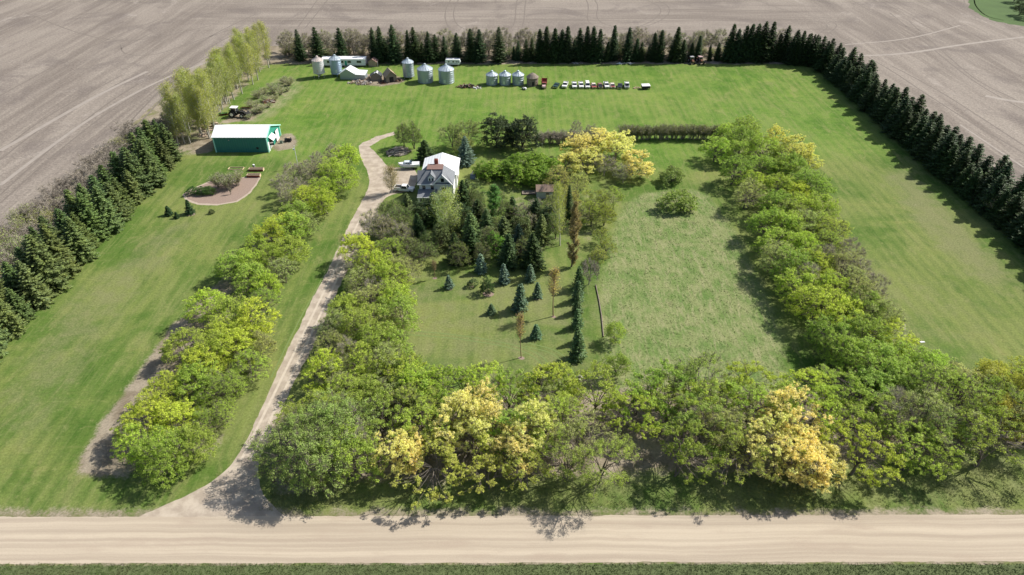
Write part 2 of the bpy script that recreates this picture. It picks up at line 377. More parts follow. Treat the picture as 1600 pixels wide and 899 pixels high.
sheet("gravel_road", [(-260, ry0-.4), (-60, ry0-.25), (60, ry0+.05), (260, ry0+.3), (260, ry1+.45), (60, ry1+.15), (-60, ry1-.2), (-260, ry1-.5)], .014, m_gravel, .5, .045, 11)
sheet("driveway", DRIVE, .010, m_drive, .7, .10, 12)
m_wp = simple("packed pale wheel path", (.49, .425, .34), .95, var=.25, scale=.8)
mids = [((a[0]+b_[0])/2, (a[1]+b_[1])/2) for a, b_ in [(UP([l])[0], UP([r_])[0]) for l, r_ in (((362, 729), (406, 710)), ((400, 655), (424, 672)), ((430, 592), (464, 590)), ((470, 507), (505, 507)), ((510, 427), (541, 427)), ((551, 340), (584, 345)))]]
for off in (-.85, .85): ribbon("wheel_track", [(p[0]+off, p[1]) for p in mids], .5, .013, m_wp, world=True)
sheet("path", side_track, .006, m_drive, .9, .18, 13)
# mulch bed with its pale kerb of gravel
m_mulch = bpy.data.materials.new("brown mulch"); b = NB(m_mulch); P0 = b.pos()
c = b.mix(b.noise(3, P0, 4, .75), (.15, .10, .08), (.40, .31, .25)); b.finish(c, .95, bump=b.noise(5, P0), bump_d=.1)
cx = sum(p[0] for p in mulch_poly)/len(mulch_poly); cy = sum(p[1] for p in mulch_poly)/len(mulch_poly)
sheet("mulch_edge", [(cx+(x-cx)*1.06, cy+(y-cy)*1.09) for x, y in mulch_poly], .006, simple("pale bed edging", (.40, .33, .26), .95, var=.3), .6, .08, 21)
sheet("mulch_bed", mulch_poly, .012, m_mulch, .6, .08, 22)
# tyre arcs in the lawn
m_arc = simple("flattened paler grass", (.150, .205, .065), .95, var=.2)
for r in ([(600, 515), (700, 521), (800, 537), (845, 553), (862, 575), (866, 592)], [(600, 521), (700, 527), (796, 542), (835, 556), (853, 578), (858, 595)],
          [(820, 541), (866, 552), (884, 572), (886, 592)], [(824, 536), (874, 548), (893, 572), (896, 592)], [(556, 345), (520, 420), (470, 510), (430, 590)], [(549, 345), (512, 420), (462, 510), (424, 590)],
          ):
    ribbon("wheel_track", r, .26, .007, m_arc, smooth=3)
# ------------------------------------------------------------------ plant materials
def leaf_mat(name, trans=.45, sat_shift=.25, var=(.55, 1.5), spec=.2, gloss=.55, other=(1.2, 1.1, .75)):
    m = bpy.data.materials.new(name); b = NB(m)
    oi = b.n("ObjectInfo"); rnd = b.n("NewGeometry").outputs["Random Per Island"]
    base = b.mix(1.0, oi.outputs["Color"], b.mix(rnd, (var[0],)*3, (var[1],)*3), 'MULTIPLY')
    nz = b.band(b.noise(.8, b.obj(), 3, .6), .38, .62)
    base = b.mix(b.m('MULTIPLY', nz, sat_shift*2), base, b.mix(1.0, base, other, 'MULTIPLY'))
    base = b.mix(b.m('MULTIPLY', oi.outputs["Random"], .4), base, b.mix(1.0, base, (.80, .88, .8), 'MULTIPLY'))
    d = b.n("BsdfPrincipled", {"Base Color": base, "Roughness": gloss, "Specular IOR Level": spec})
    t = b.n("BsdfTranslucent", {"Color": b.mix(1.0, base, (1.15, 1.2, .6), 'MULTIPLY')})
    x = b.n("MixShader", {0: trans, 1: d.outputs[0], 2: t.outputs[0]})
    b.t.links.new(x.outputs[0], b.out.inputs[0]); return m
m_leaf = leaf_mat("spring leaves", .45, .16, other=(1.14, 1.08, .8))
m_willow = leaf_mat("catkins and young leaves", .40, .2, (.65, 1.3), other=(.92, 1.05, .8))
m_needle = leaf_mat("spruce needles", .12, .25, (.45, 1.8), other=(1.45, 1.3, .8))
def bark_mat(name, col, col2, sc=3):
    m = bpy.data.materials.new(name); b = NB(m)
    c = b.mix(b.noise(sc, b.obj((1, 1, .3)), 4, .7), col, col2); b.finish(c, .9, spec=.1); return m
m_bark = bark_mat("grey brown bark", (.09, .075, .06), (.23, .20, .17))
m_white_bark = bark_mat("pale birch bark", (.30, .28, .24), (.62, .60, .54), 2)
m_twig = bark_mat("dry grey twigs", (.23, .20, .165), (.46, .415, .35), 2)
m_dark_bark = bark_mat("dark spruce bark", (.05, .04, .032), (.12, .10, .08))

def tubes(lines, k=4):
    """lines: list of (points, radii); returns one set of verts and quads"""
    VS = []; FS = []; off = 0
    for pts, rad in lines:
        pts = np.asarray(pts, float); n = len(pts)
        d = np.gradient(pts, axis=0) if n > 2 else np.repeat((pts[1]-pts[0])[None], 2, 0)
        d /= np.maximum(1e-9, np.linalg.norm(d, axis=1, keepdims=True))
        ref = np.array((0.3, 0.2, 1.0)) if abs(d[0][2]) < .8 else np.array((1.0, .2, .1))
        u = np.cross(d, ref); u /= np.maximum(1e-9, np.linalg.norm(u, axis=1, keepdims=True)); w = np.cross(d, u)
        a = np.arange(k)*2*np.pi/k
        ring = pts[:, None]+np.asarray(rad)[:, None, None]*(np.cos(a)[None, :, None]*u[:, None]+np.sin(a)[None, :, None]*w[:, None])
        VS.append(ring.reshape(-1, 3))
        i = (np.arange(n-1)[:, None]*k+np.arange(k)[None]).ravel(); j = (np.arange(n-1)[:, None]*k+(np.arange(k)[None]+1) % k).ravel()
        FS.append(np.stack([i, j, j+k, i+k], 1)+off); off += n*k
    return np.concatenate(VS), np.concatenate(FS)
def twigs(P, D, L, r, rng, k=3):
    """many short straight tapering twigs: base points P, directions D"""
    n = len(P); D = D/np.maximum(1e-9, np.linalg.norm(D, axis=1, keepdims=True))
    u = np.cross(D, rng.randn(n, 3)); u /= np.linalg.norm(u, axis=1, keepdims=True); w = np.cross(D, u)
    V = []
    for q in range(k):
        a = 2*np.pi*q/k; V.append(P+(np.cos(a)*u+np.sin(a)*w)*r)
    L = np.asarray(L).reshape(-1, 1)
    bend = rng.randn(n, 3)*.12*L
    for q in range(k):
        a = 2*np.pi*q/k; V.append(P+D*L+bend+(np.cos(a)*u+np.sin(a)*w)*r*.35)
    V = np.stack(V, 1).reshape(-1, 3); o = np.arange(n)[:, None]*2*k
    F = np.concatenate([o+np.array([[q, (q+1) % k, k+(q+1) % k, k+q]]) for q in range(k)])
    return V, F
def leaf_quads(C, size, rng, up=.8, out=None, aspect=.65):
    n = len(C); N = rng.randn(n, 3); N[:, 2] += up
    if out is not None: N += out
    N /= np.linalg.norm(N, axis=1, keepdims=True)
    T = np.cross(N, rng.randn(n, 3)); T /= np.linalg.norm(T, axis=1, keepdims=True); B = np.cross(N, T)
    s = (size*(.6+.8*rng.rand(n)))[:, None]
    V = np.stack([C-T*s, C-B*s*aspect, C+T*s, C+B*s*aspect], 1).reshape(-1, 3)
    F = np.arange(4*n).reshape(-1, 4); return V, F
def cat(*vf):
    V = []; F = []; o = 0
    for v, f in vf: V.append(v); F.append(f+o); o += len(v)
    return np.concatenate(V), np.concatenate(F)
def mesh_of(name, vf, mat, smooth=False):
    me = npmesh(name, *vf); me.materials.append(mat)
    if smooth: me.polygons.foreach_set("use_smooth", np.ones(len(me.polygons), bool))
    return me
def bez(a, b, c, n=5):
    t = np.linspace(0, 1, n)[:, None]; a, b, c = map(np.asarray, (a, b, c)); return (1-t)**2*a+2*t*(1-t)*b+t*t*c

def broadleaf(seed, h=10., R=4.4, base=.16, nclump=60, nleaf=9000, lsize=.17, crad=(.75, 1.35), stems=1, twig_n=8, flat=1.0, lean=(0, 0), bark=None, lmat=None, ragged=.25, low=.18, twig_r=.022):
    rng = np.random.RandomState(seed)
    # lobes make the outline uneven
    lob = [(rng.uniform(0, 2*np.pi), rng.uniform(.15, .9), rng.uniform(.75, 1.2)) for _ in range(6)]
    C = []
    tries = 0
    while len(C) < nclump and tries < 6000:
        tries += 1
        az = rng.uniform(0, 2*np.pi); el = math.asin(min(1, max(-.25, rng.uniform(-.22, 1.0))))
        rr = rng.uniform(.45, 1.0)**.5
        k = 1+ragged*sum(a*max(0, math.cos(az-p))**3*(.6 if e > .5 else 1.) for p, e, a in lob[:4])-ragged*sum(max(0, math.cos(az-p))**6 for p, e, a in lob[4:])*1.3
        p = np.array((math.cos(az)*math.cos(el)*R*rr*k, math.sin(az)*math.cos(el)*R*rr*k, 0))
        zc = h*(low+.30); p[2] = zc+math.sin(el)*(h*.93-zc)*rr*flat*(.9+.1*k) if el > 0 else zc+math.sin(el)*(zc-h*low)
        p[0] += lean[0]*p[2]/h; p[1] += lean[1]*p[2]/h
        if all(np.linalg.norm(p-q) > .62*crad[0]+.12 for q in C): C.append(p)
    C = np.array(C); rad = rng.uniform(crad[0], crad[1], len(C))
    # limbs
    limbs = []; lines = []
    nl = 5+rng.randint(3); zs = h*base
    tr0 = .021*h
    for s in range(stems):
        b0 = np.array((rng.randn()*.35*(stems > 1), rng.randn()*.35*(stems > 1), -.15)); top = b0+np.array((rng.randn()*.25+lean[0]*.2, rng.randn()*.25+lean[1]*.2, zs))
        lines.append((bez(b0, (b0+top)/2+rng.randn(3)*.1, top, 4), np.linspace(tr0*1.35, tr0, 4)/(stems**.45)))
        for i in range(max(2, nl//stems)):
            az = 2*np.pi*(i+rng.rand()*.6)/max(2, nl//stems)+s
            e = np.array((math.cos(az)*R*.55+lean[0]*.6, math.sin(az)*R*.55+lean[1]*.6, h*rng.uniform(.55, .72)))
            mid = top+np.array((math.cos(az)*R*.18, math.sin(az)*R*.18, h*.25))
            P = bez(top, mid, e, 7); limbs.append(P); lines.append((P, np.linspace(tr0*.62, tr0*.2, 7)/(stems**.3)))
        e = top+np.array((lean[0]*.7, lean[1]*.7, h*.55)); P = bez(top, (top+e)/2+rng.randn(3)*.3, e, 7); limbs.append(P); lines.append((P, np.linspace(tr0*.7, tr0*.15, 7)))
    LP = np.concatenate(limbs)
    for c, r in zip(C, rad):
        d = np.linalg.norm(LP-c, axis=1)+np.maximum(0, LP[:, 2]-c[2]+.3)*2.5
        j = d.argmin(); a = LP[j]; mid = (a+c)/2+np.array((0, 0, -.12*np.linalg.norm(c-a)))+rng.randn(3)*.15
        lines.append((bez(a, mid, c, 4), np.linspace(.055, .022, 4)*h/10))
    wood = tubes(lines, 5)
    parts = [wood]
    if twig_n:
        n = twig_n; P = np.repeat(C, n, 0)+rng.randn(len(C)*n, 3)*.12; D = rng.randn(len(C)*n, 3); D[:, 2] += .7
        D += np.repeat((C-np.array((0, 0, h*.45)))*.22, n, 0)
        parts.append(twigs(P, D, np.repeat(rad, n)*rng.uniform(.6, 1.25, len(P)), twig_r, rng))
    out = [("trunk", mesh_of("trunk", cat(*parts), bark or m_bark))]
    if nleaf:
        w = rad**2*rng.uniform(.45, 1.5, len(rad)); w /= w.sum(); idx = rng.choice(len(C), nleaf, p=w)
        D = rng.randn(nleaf, 3); D /= np.linalg.norm(D, axis=1, keepdims=True); D[:, 2] = np.where(D[:, 2] < -.1, -D[:, 2]*.6, D[:, 2])
        K = 11; S = rng.randn(len(C), K, 3); S /= np.linalg.norm(S, axis=2, keepdims=True); S[:, :, 2] = np.where(S[:, :, 2] < -.15, -S[:, :, 2]*.5, S[:, :, 2]); S *= rng.uniform(.5, 1.15, (len(C), K, 1))
        S[:, :, 2] *= .8; k = (K*rng.rand(nleaf)**1.25).astype(int)
        L = C[idx]+S[idx, k]*rad[idx][:, None]+D*(rad[idx]*.36*rng.rand(nleaf)**.5)[:, None]
        out.append(("crown", mesh_of("crown", leaf_quads(L, lsize, rng, 1.25, D*1.25), lmat or m_leaf)))
    return out, h

def poplar(seed, h=18., R=2.3, nleaf=7000, bark=None, low=.28, lsize=.15, lmat=None, narrow=1.0, bend=.5):
    rng = np.random.RandomState(seed); lines = []
    top = np.array((rng.randn()*bend, rng.randn()*bend, h)); st = bez((0, 0, -.2), (rng.randn()*.3, rng.randn()*.3, h*.5), top, 12)
    lines.append((st, np.linspace(.017*h*.8, .02, 12)))
    tips = []
    nb = 62
    for i in range(nb):
        t = low+(1-low)*(i+rng.rand())/nb; k = t*11; a = st[int(k)]*(1-(k % 1))+st[min(11, int(k)+1)]*(k % 1)
        az = rng.uniform(0, 2*np.pi); L = R*narrow*(math.sin(math.pi*min(1, (t-low)/(1-low)*.78+.18))**.7)*rng.uniform(.65, 1.15)
        e = a+np.array((math.cos(az)*L, math.sin(az)*L, L*rng.uniform(.9, 1.5)))
        if e[2] > h*1.03: e[2] = h*1.03
        mid = a+np.array((math.cos(az)*L*.6, math.sin(az)*L*.6, L*.35)); P = bez(a, mid, e, 5)
        lines.append((P, np.linspace(.045, .015, 5))); tips.append((P, L))
    wood = tubes(lines, 5)
    PP = np.concatenate([p[1:] for p, _ in tips]); n = len(PP)
    tw = twigs(np.repeat(PP, 3, 0), rng.randn(n*3, 3)+np.array((0, 0, .9)), rng.uniform(.3, .8, n*3), .016, rng)
    out = [("trunk", mesh_of("trunk", cat(wood, tw), bark or m_white_bark))]
    if nleaf:
        i = rng.randint(0, n, nleaf); L = PP[i]+rng.randn(nleaf, 3)*np.array((.34, .34, .42))*R/2.3
        out.append(("crown", mesh_of("crown", leaf_quads(L, lsize, rng, .9), lmat or m_leaf)))
    return out, h

def bare_bush(seed, h=4., R=2., nstem=18, ntw=700, nleaf=0, lsize=.1, mat=None, stem_mat=None):
    rng = np.random.RandomState(seed); lines = []; PP = []
    for i in range(nstem):
        az = rng.uniform(0, 2*np.pi); r = R*rng.uniform(.15, 1)**.7; e = np.array((math.cos(az)*r, math.sin(az)*r, h*rng.uniform(.7, 1)*(1-.22*(r/R)**2)))
        P = bez((math.cos(az)*.25*R*rng.rand(), math.sin(az)*.25*R*rng.rand(), -.1), (e[0]*.35, e[1]*.35, e[2]*.6), e, 6)
        lines.append((P, np.linspace(.05, .015, 6)*h/4)); PP.append(P[2:])
    PP = np.concatenate(PP); i = rng.randint(0, len(PP), ntw); D = rng.randn(ntw, 3)*.8; D[:, 2] = np.abs(D[:, 2])+.5; D[:, :2] += PP[i][:, :2]*.25
    T1 = twigs(PP[i], D, rng.uniform(.3, .95, ntw)*h/4, .020, rng)
    out = [("stems", mesh_of("stems", cat(tubes(lines, 4), T1), stem_mat or m_twig))]
    if nleaf:
        i = rng.randint(0, ntw, nleaf); C = (T1[0].reshape(ntw, 6, 3)[:, 4])[i]+rng.randn(nleaf, 3)*.16*h/4
        out.append(("foliage", mesh_of("foliage", leaf_quads(C, lsize, rng, .7), mat or m_leaf)))
    return out, h

def spruce(seed, h=13., R=2.9, dens=1.0, droop=.25, low=.04, q=.20, shapep=.85, lvl=.42):
    rng = np.random.RandomState(seed); V = []; 
    z = h*low; C = []; lines = [(np.array([(0, 0, -.2), (0, 0, h*.5), (0, 0, h)]), np.array((.018*h, .010*h, .015)))]
    Q = []
    side = {}
    ph = rng.rand()*6.28
    while z < h*.985:
        t = z/h; r = R*(1-t)**shapep*(1-.25*max(0, .12-t)/.12)
        nb = max(4, int((5+7*(1-t))*dens))
        for i in range(nb):
            az = ph+2*np.pi*(i+rng.rand()*.7)/nb; L = r*rng.uniform(.68, 1.14)*(1+.10*math.sin(3*az+seed))+.12
            ca, sa = math.cos(az), math.sin(az)
            up = .25*(t)+.05; n = max(3, int(L/.24))
            ts = (np.arange(n)+.5)/n; rad = L*ts
            zz = z+rng.randn()*.1+rad*up-droop*L*ts**1.6+.16*L*ts**4
            P = np.stack([ca*rad, sa*rad, zz], 1)
            if L > .5: lines.append((np.stack([P[0], P[n//2], P[-1]]), np.array((.03, .02, .01))*h/13))
            for sgn in (-1, 1, 0):
                wl = (.20+.42*L*(1-ts)**.7*.62)*rng.uniform(.75, 1.25, n) if sgn else np.full(n, .34)
                dirx = ca*.62-sgn*sa; diry = sa*.62+sgn*ca
                nr = math.hypot(dirx, diry); D = np.stack([np.full(n, dirx/nr), np.full(n, diry/nr), rng.uniform(-.42, .02, n)], 1)
                A = P-D*.05; E = P+D*wl[:, None]
                S = np.cross(D, np.array((0, 0, 1.)))+rng.randn(n, 3)*.35; S /= np.linalg.norm(S, axis=1, keepdims=True)
                wd = q*rng.uniform(.5, 1.0, n)[:, None]
                M = A*.45+E*.55
                Q.append(np.stack([A, M-S*wd, E, M+S*wd], 1))
                if sgn:   # hanging sprays
                    m2 = rng.rand(n) < .55; H = M[m2]; dn = np.array((0, 0, -1.))*(.22+.25*rng.rand(m2.sum()))[:, None]+D[m2]*.12
                    S2 = D[m2]*wd[m2]*1.1
                    Q.append(np.stack([H, H+dn*.5-S2*.6, H+dn, H+dn*.5+S2*.6], 1))
        ph += 1.1; z += lvl*(1-.45*t)
    Q = np.concatenate(Q).reshape(-1, 3)
    n = 10; tp = np.array((0, 0, h)); A = np.repeat(np.array([[0, 0, h-.5]]), n, 0); E = A+np.stack([rng.randn(n)*.12, rng.randn(n)*.12, rng.uniform(.2, .8, n)], 1); S = rng.randn(n, 3)*.07
    Q = np.concatenate([Q, np.stack([A, (A+E)/2-S, E, (A+E)/2+S], 1).reshape(-1, 3)])
    return [("trunk", mesh_of("trunk", tubes(lines, 4), m_dark_bark)), ("crown", mesh_of("crown", (Q, np.arange(len(Q)).reshape(-1, 4)), m_needle))], h

RNG = random.Random(77)
def plant(name, protos, xy, h, label, cat_, group=None, color=(.1, .2, .03), wide=1.0, rz=None, jit=.12):
    parts, h0 = protos[RNG.randrange(len(protos))] if isinstance(protos, list) else protos
    s = h/h0; root = empty(name, (xy[0], xy[1], 0), RNG.uniform(0, 6.283) if rz is None else rz, (s*wide, s*wide, s))
    root.rotation_euler = (RNG.gauss(0, .025), RNG.gauss(0, .025), root.rotation_euler[2]); root.scale = (s*wide*RNG.uniform(.9, 1.12), s*wide*RNG.uniform(.9, 1.12), s)
    tag(root, label, cat_, group)
    if cat_ == 'willow': jit = .05
    if cat_ == 'spruce': jit = .17
    j = [1+RNG.uniform(-jit, jit)*.7 for _ in range(3)]; g = 1+RNG.uniform(-jit, jit)
    for pn, me in parts:
        o = link(bpy.data.objects.new(pn, me), root)
        if pn in ("crown", "foliage"): o.color = (color[0]*g*j[0], color[1]*g, color[2]*g*j[2], 1)
    return root

m_tan_bark = bark_mat("tan sapling bark", (.25, .17, .10), (.40, .30, .18), 2)
P_SPR = [spruce(i, 13, 3.5+.35*(i % 3), .85, .20+.08*(i % 2), .02, .20, .68+.07*(i % 2), .50) for i in range(6)]
P_SPRN = [spruce(20+i, 13, 2.1+.25*i, .9, .3, .02, .19, .72) for i in range(4)]
P_SMALL = [spruce(40+i, 5, 1.35+.12*i, .8, .12, .02, .13, .8, .26) for i in range(3)]
P_MAP = [broadleaf(100+i, 10, 4.3+.4*(i % 3), .10, 78+6*(i % 3), 17500, .098, (.8, 1.45), stems=1+(i % 2), low=.04, ragged=.35) for i in range(6)]
P_FRONT = [broadleaf(300+i, 10, 4.4+.4*(i % 3), .2, 50+5*(i % 3), 14500, .085, (.65, 1.15), stems=1+(i % 2), twig_n=15, low=.2, ragged=.5, lean=(.8*(i-1.5), -.5)) for i in range(5)]
P_FRONTS = [broadleaf(310+i, 10, 4.5, .18, 54, 9500, .070, (.7, 1.25), stems=2, twig_n=22, low=.18, ragged=.5, twig_r=.018, lean=(-.8*(i-1), -.7)) for i in range(4)]
P_MAPS = [broadleaf(120+i, 10, 4.3+.4*(i % 2), .10, 84, 13500, .075, (.7, 1.3), stems=2, twig_n=20, low=.05, ragged=.35, twig_r=.017) for i in range(5)]
P_BARE = [broadleaf(140+i, 10, 3.7, .12, 60, 1500+900*i, .075, (.7, 1.3), stems=2, twig_n=44, bark=m_twig, twig_r=.019, low=.08) for i in range(3)]
P_WIL = [broadleaf(160+i, 10, 4.5, .12, 74, 19000, .095, (.65, 1.2), stems=2, twig_n=12, lmat=m_willow, ragged=.45, low=.10) for i in range(3)]
P_WILD = [broadleaf(170+i, 10, 4.3, .12, 60, 14000, .085, (.55, 1.0), stems=2, twig_n=22, lmat=m_willow, ragged=.55, low=.15) for i in range(2)]
P_POP = [poplar(200+i, 18, 2.9, 6200, lsize=.105, low=.18) for i in range(4)]
P_BIR = [poplar(210+i, 12, 2.9, 8500, low=.15, lsize=.09) for i in range(2)]
P_PINE = [broadleaf(220+i, 10, 3.4, .10, 95, 22000, .10, (.65, 1.1), twig_n=5, bark=m_dark_bark, lmat=m_needle, low=-.12, ragged=.3) for i in range(2)]
P_BUSH = [bare_bush(240+i, 4, 2.1, 26, 1500) for i in range(3)]
P_BUSHG = [bare_bush(250+i, 4, 2.1, 24, 1100, 1500, .09) for i in range(3)]
P_SHRUB = [bare_bush(260+i, 3, 2.2, 20, 700, 6500, .12) for i in range(3)]
P_ROUND = [broadleaf(270+i, 6, 3.1, .06, 70, 17000, .085, (.5, .9), stems=3, twig_n=6, low=-.1, ragged=.2) for i in range(2)]
P_COL = [poplar(280, 13, 1.0, 9000, low=.06, lsize=.09, bark=m_bark, bend=.15)]
P_SAP = [poplar(285+i, 9, 1.15, 650, low=.45, lsize=.085, bark=m_tan_bark, bend=.2) for i in range(2)]

SPG = (.055, .095, .036); SPL = (.07, .105, .038); SPB = (.12, .19, .15)
G1 = (.44, .55, .11); G2 = (.37, .48, .10); G3 = (.46, .51, .20); G4 = (.51, .61, .10); GY = (.5, .48, .08)
ORA = (.96, .83, .39); ORY = (.88, .82, .34)
# ------------------------------------------------------------------ windbreaks of spruce
rg = random.Random(5)
y = 88.0
while y < 209:
    plant("spruce_tree", P_SPR, (-109.0+rg.uniform(-.6, .6), y), rg.uniform(11, 15)*(1 if rg.random() > .12 else .75), "dark spruce in the near line of the left windbreak beside the lawn", "spruce", "spruces of the left windbreak beside the lawn", (.115, .16, .058), 1.18)
    y += rg.uniform(4.4, 6.4)
y = 90.0
while y < 212:
    plant("spruce_tree", P_SPR, (-113.6+rg.uniform(-.7, .7), y), rg.uniform(11, 15), "dark spruce in the far line of the left windbreak against grey brush", "spruce", "spruces of the left windbreak against the brush", (.095, .14, .052), 1.18)
    y += rg.uniform(4.6, 6.6)
y = 118.0
while y < 296:
    plant("spruce_tree", P_SPR, (133.4+rg.uniform(-.7, .7), y), rg.uniform(9, 13.6)*(1 if rg.random() > .12 else .75), "dark spruce in the inner line of the right windbreak beside the lawn", "spruce", "spruces of the right windbreak beside the lawn", (.048, .082, .032), 1.32)
    y += rg.uniform(3.9, 5.0)
y = 120.0
while y < 298:
    plant("spruce_tree", P_SPR, (138.0+rg.uniform(-.7, .7), y), rg.uniform(10, 14), "dark spruce in the outer line of the right windbreak beside ploughed soil", "spruce", "spruces of the right windbreak beside the field", (.045, .078, .03), 1.3)
    y += rg.uniform(4.2, 5.6)
for i in range(22):
    plant('willow_shrub', P_BUSHG, (136+rg.uniform(-2, 5), 120+i*8+rg.uniform(-2, 2)), rg.uniform(3, 5.5), 'low greyish brush growing among the right windbreak spruces', 'shrub', 'brush among the right windbreak', (.2, .24, .09), 1.2)
back = [(462, 46), (491, 42), (528, 42), (580, 43), (590, 41), (611, 38), (633, 46), (645, 43), (667, 49), (678, 54), (692, 57), (712, 52), (735, 45), (747, 46), (780, 43), (809, 64), (822, 62), (831, 60), (845, 45), (854, 41), (868, 44), (878, 46), (889, 41), (907, 44), (919, 41), (929, 41), (939, 45), (950, 65), (962, 39), (984, 43), (996, 60), (1004, 66), (1025, 51), (1036, 47), (1061, 42), (1070, 62), (1083, 66), (1095, 55), (1112, 70), (1125, 66), (1147, 38), (1157, 45), (1167, 40), (1177, 37), (1188, 37), (1199, 34), (1211, 34), (1222, 52), (1234, 40), (1247, 46), (1259, 48), (1270, 52), (1281, 57), (600, 60), (657, 66), (803, 72), (840, 66), (862, 70), (898, 62), (913, 66), (935, 70), (1015, 72), (1050, 74), (1140, 60), (1163, 66), (1182, 62), (1205, 66), (1228, 70)]
for i, (px, py) in enumerate(back):
    yy = 306+rg.uniform(-1.2, 1.2)+(2.5 if i > 52 else 0)
    b_ = (py-449.5)/FPX; dy = math.cos(PITCH)-b_*math.sin(PITCH); dz = -math.sin(PITCH)-b_*math.cos(PITCH); t = yy/dy
    h = CAM_H+dz*t
    plant("spruce_tree", P_SPRN if i > 17 or i in (3, 4, 6) else P_SPR, ((px-800)/FPX*t, yy), max(6, h), "tall dark spruce in the back windbreak behind the grain bins and parked cars", "spruce", "spruces of the back windbreak", (.045, .078, .032), 1.02 if i < 18 else 1.3)
for i in range(9):
    plant("spruce_tree", P_SPR, (122+i*1.7+rg.uniform(-.5, .5), 303-i*.9+rg.uniform(-1.5, 2.5)), rg.uniform(11.5, 13.5), "dark spruce where the back and right windbreaks meet", "spruce", "spruces at the windbreak corner", (.04, .07, .028), 1.0)
# leafless trees behind the back spruces
for i in range(66):
    x = -102+i*3.4+rg.uniform(-1.6, 1.6)
    col = (.38, .43, .16) if rg.random() < .6 else (.38, .37, .22)
    dens = (i < 12) or (24 < i < 30)
    plant("bare_tree", P_BARE, (x, 315+rg.uniform(-3, 5)), rg.uniform(9.5, 12.5) if dens or rg.random() < .6 else rg.uniform(7.5, 9), "thin pale leafless tree behind the back windbreak at the field edge", "bare tree", "leafless trees behind the back windbreak", col, .95)
for i in range(44):
    plant("willow_shrub", P_BUSHG, (-104+i*5.3+rg.uniform(-2, 2), 311+rg.uniform(-2, 3)), rg.uniform(3.2, 5.4), "low yellowish brush growing under the back windbreak", "shrub", "brush under the back windbreak", (.34, .38, .15), 1.3)
# ------------------------------------------------------------------ poplars beyond the green shed
pops = [(272, 120), (262, 134), (286, 112), (300, 108), (313, 112), (322, 118), (330, 130), (296, 140), (276, 150), (312, 142), (256, 152)]
for i, (px, py) in enumerate(pops):
    h = 20.5+rg.uniform(-1.5, 1.5) if py < 135 else 16.5; x, yy = U(px, py, h)
    plant("poplar_tree", P_POP, (min(x, -103.5), min(max(yy, 214), 232)), h, "tall yellow-green poplar with pale trunk in the clump behind the green shed", "poplar", "poplars in the clump behind the green shed", (.42, .45, .13), 1.05)
for i in range(16):
    t = i/15; x = -109+rg.uniform(-4, 2); yy = 230+t*30
    plant("poplar_tree", P_POP, (x, yy), rg.uniform(14, 17.5), "shorter poplar in the thin middle stretch of the left tree line", "poplar", "poplars in the middle of the left tree line", (.40, .44, .15), 1.0)
for i in range(20):
    t = (i//2)/9; x = -107+rg.uniform(-4, 2.5)-(i % 2)*3.5; yy = 254+t*48
    plant("poplar_tree", P_POP, (x, yy), rg.uniform(15.5, 18.5), "tall poplar at the far end of the left tree line by the back corner", "poplar", "poplars at the far end of the left tree line", (.44, .47, .13), 1.02)
for i in range(16):
    plant("bare_tree", P_BARE, (-118+rg.uniform(-3, 3), 216+i*5.6), rg.uniform(6.5, 10), "grey leafless tree on the field side of the poplar line", "bare tree", "leafless trees beside the poplar line", (.24, .24, .13), 1.0)
# grey brush left of the spruces
for i in range(84):
    yy = 96+(i//3)*4.6+rg.uniform(-1.6, 1.6); k = i % 3
    wide = 1.0 if yy < 190 else .8
    x = -120-k*5.4*wide+rg.uniform(-1.6, 1.6)
    plant("bare_shrub", P_BUSH if rg.random() < .72 else P_BUSHG, (x, yy), rg.uniform(4.2, 7.0), "grey leafless shrub in the brush between left spruces and ploughed field", "shrub", "brush along the left field edge", (.36, .40, .17), 1.15)
for i in range(10):
    plant("bare_tree", P_BARE, (-119+rg.uniform(-3, 1), 168+i*5.5), rg.uniform(7, 9.5), "small grey leafless tree standing in the left brush strip", "bare tree", "leafless trees in the left brush", (.24, .25, .10), 1.0)

# ------------------------------------------------------------------ leafy rows; points are crown centres
def crowns(lst, protos, name, label, cat_, group, cols, hr, wide=1.0, zf=.58):
    for p in lst:
        h = p[2] if len(p) > 2 and p[2] else rg.uniform(*hr)
        plant(name, protos, U(p[0], p[1], h*zf), h, label, cat_, group, cols[rg.randrange(len(cols))], wide*rg.uniform(.93, 1.1))
L_row = [(543, 240), (520, 262), (535, 275), (500, 292), (480, 305), (505, 312), (462, 328), (440, 350), (458, 350), (425, 362), (398, 382), (427, 400), (455, 388), (385, 408), (362, 412), (392, 430), (418, 441), (324, 473), (362, 487), (390, 501), (340, 520), (287, 534), (329, 543), (366, 534), (308, 566), (254, 604), (301, 590), (231, 642), (268, 656), (217, 698), (259, 707), (296, 690)]
crowns(L_row, P_MAP, "maple_tree", "bright green leafy tree in the row left of the driveway", "leafy tree", "leafy trees left of the driveway", [G4, G4, G1, G2], (7.0, 8.8), 1.08)
crowns([(390, 567), (362, 598), (348, 645), (318, 655), (410, 470), (476, 345), (405, 535), (440, 420), (335, 605)], P_MAPS, "sparse_tree", "thin half-leafed tree on the driveway side of the left row", "leafy tree", "thin trees on the driveway side of the left row", [G3, G1], (5.5, 7.4))
crowns([(480, 262), (457, 265), (442, 284), (495, 250), (520, 238), (468, 290), (445, 300)], P_BARE, "bare_tree", "grey leafless tree at the house end of the left row", "bare tree", "leafless trees at the house end of the left row", [G3], (6, 7.5))
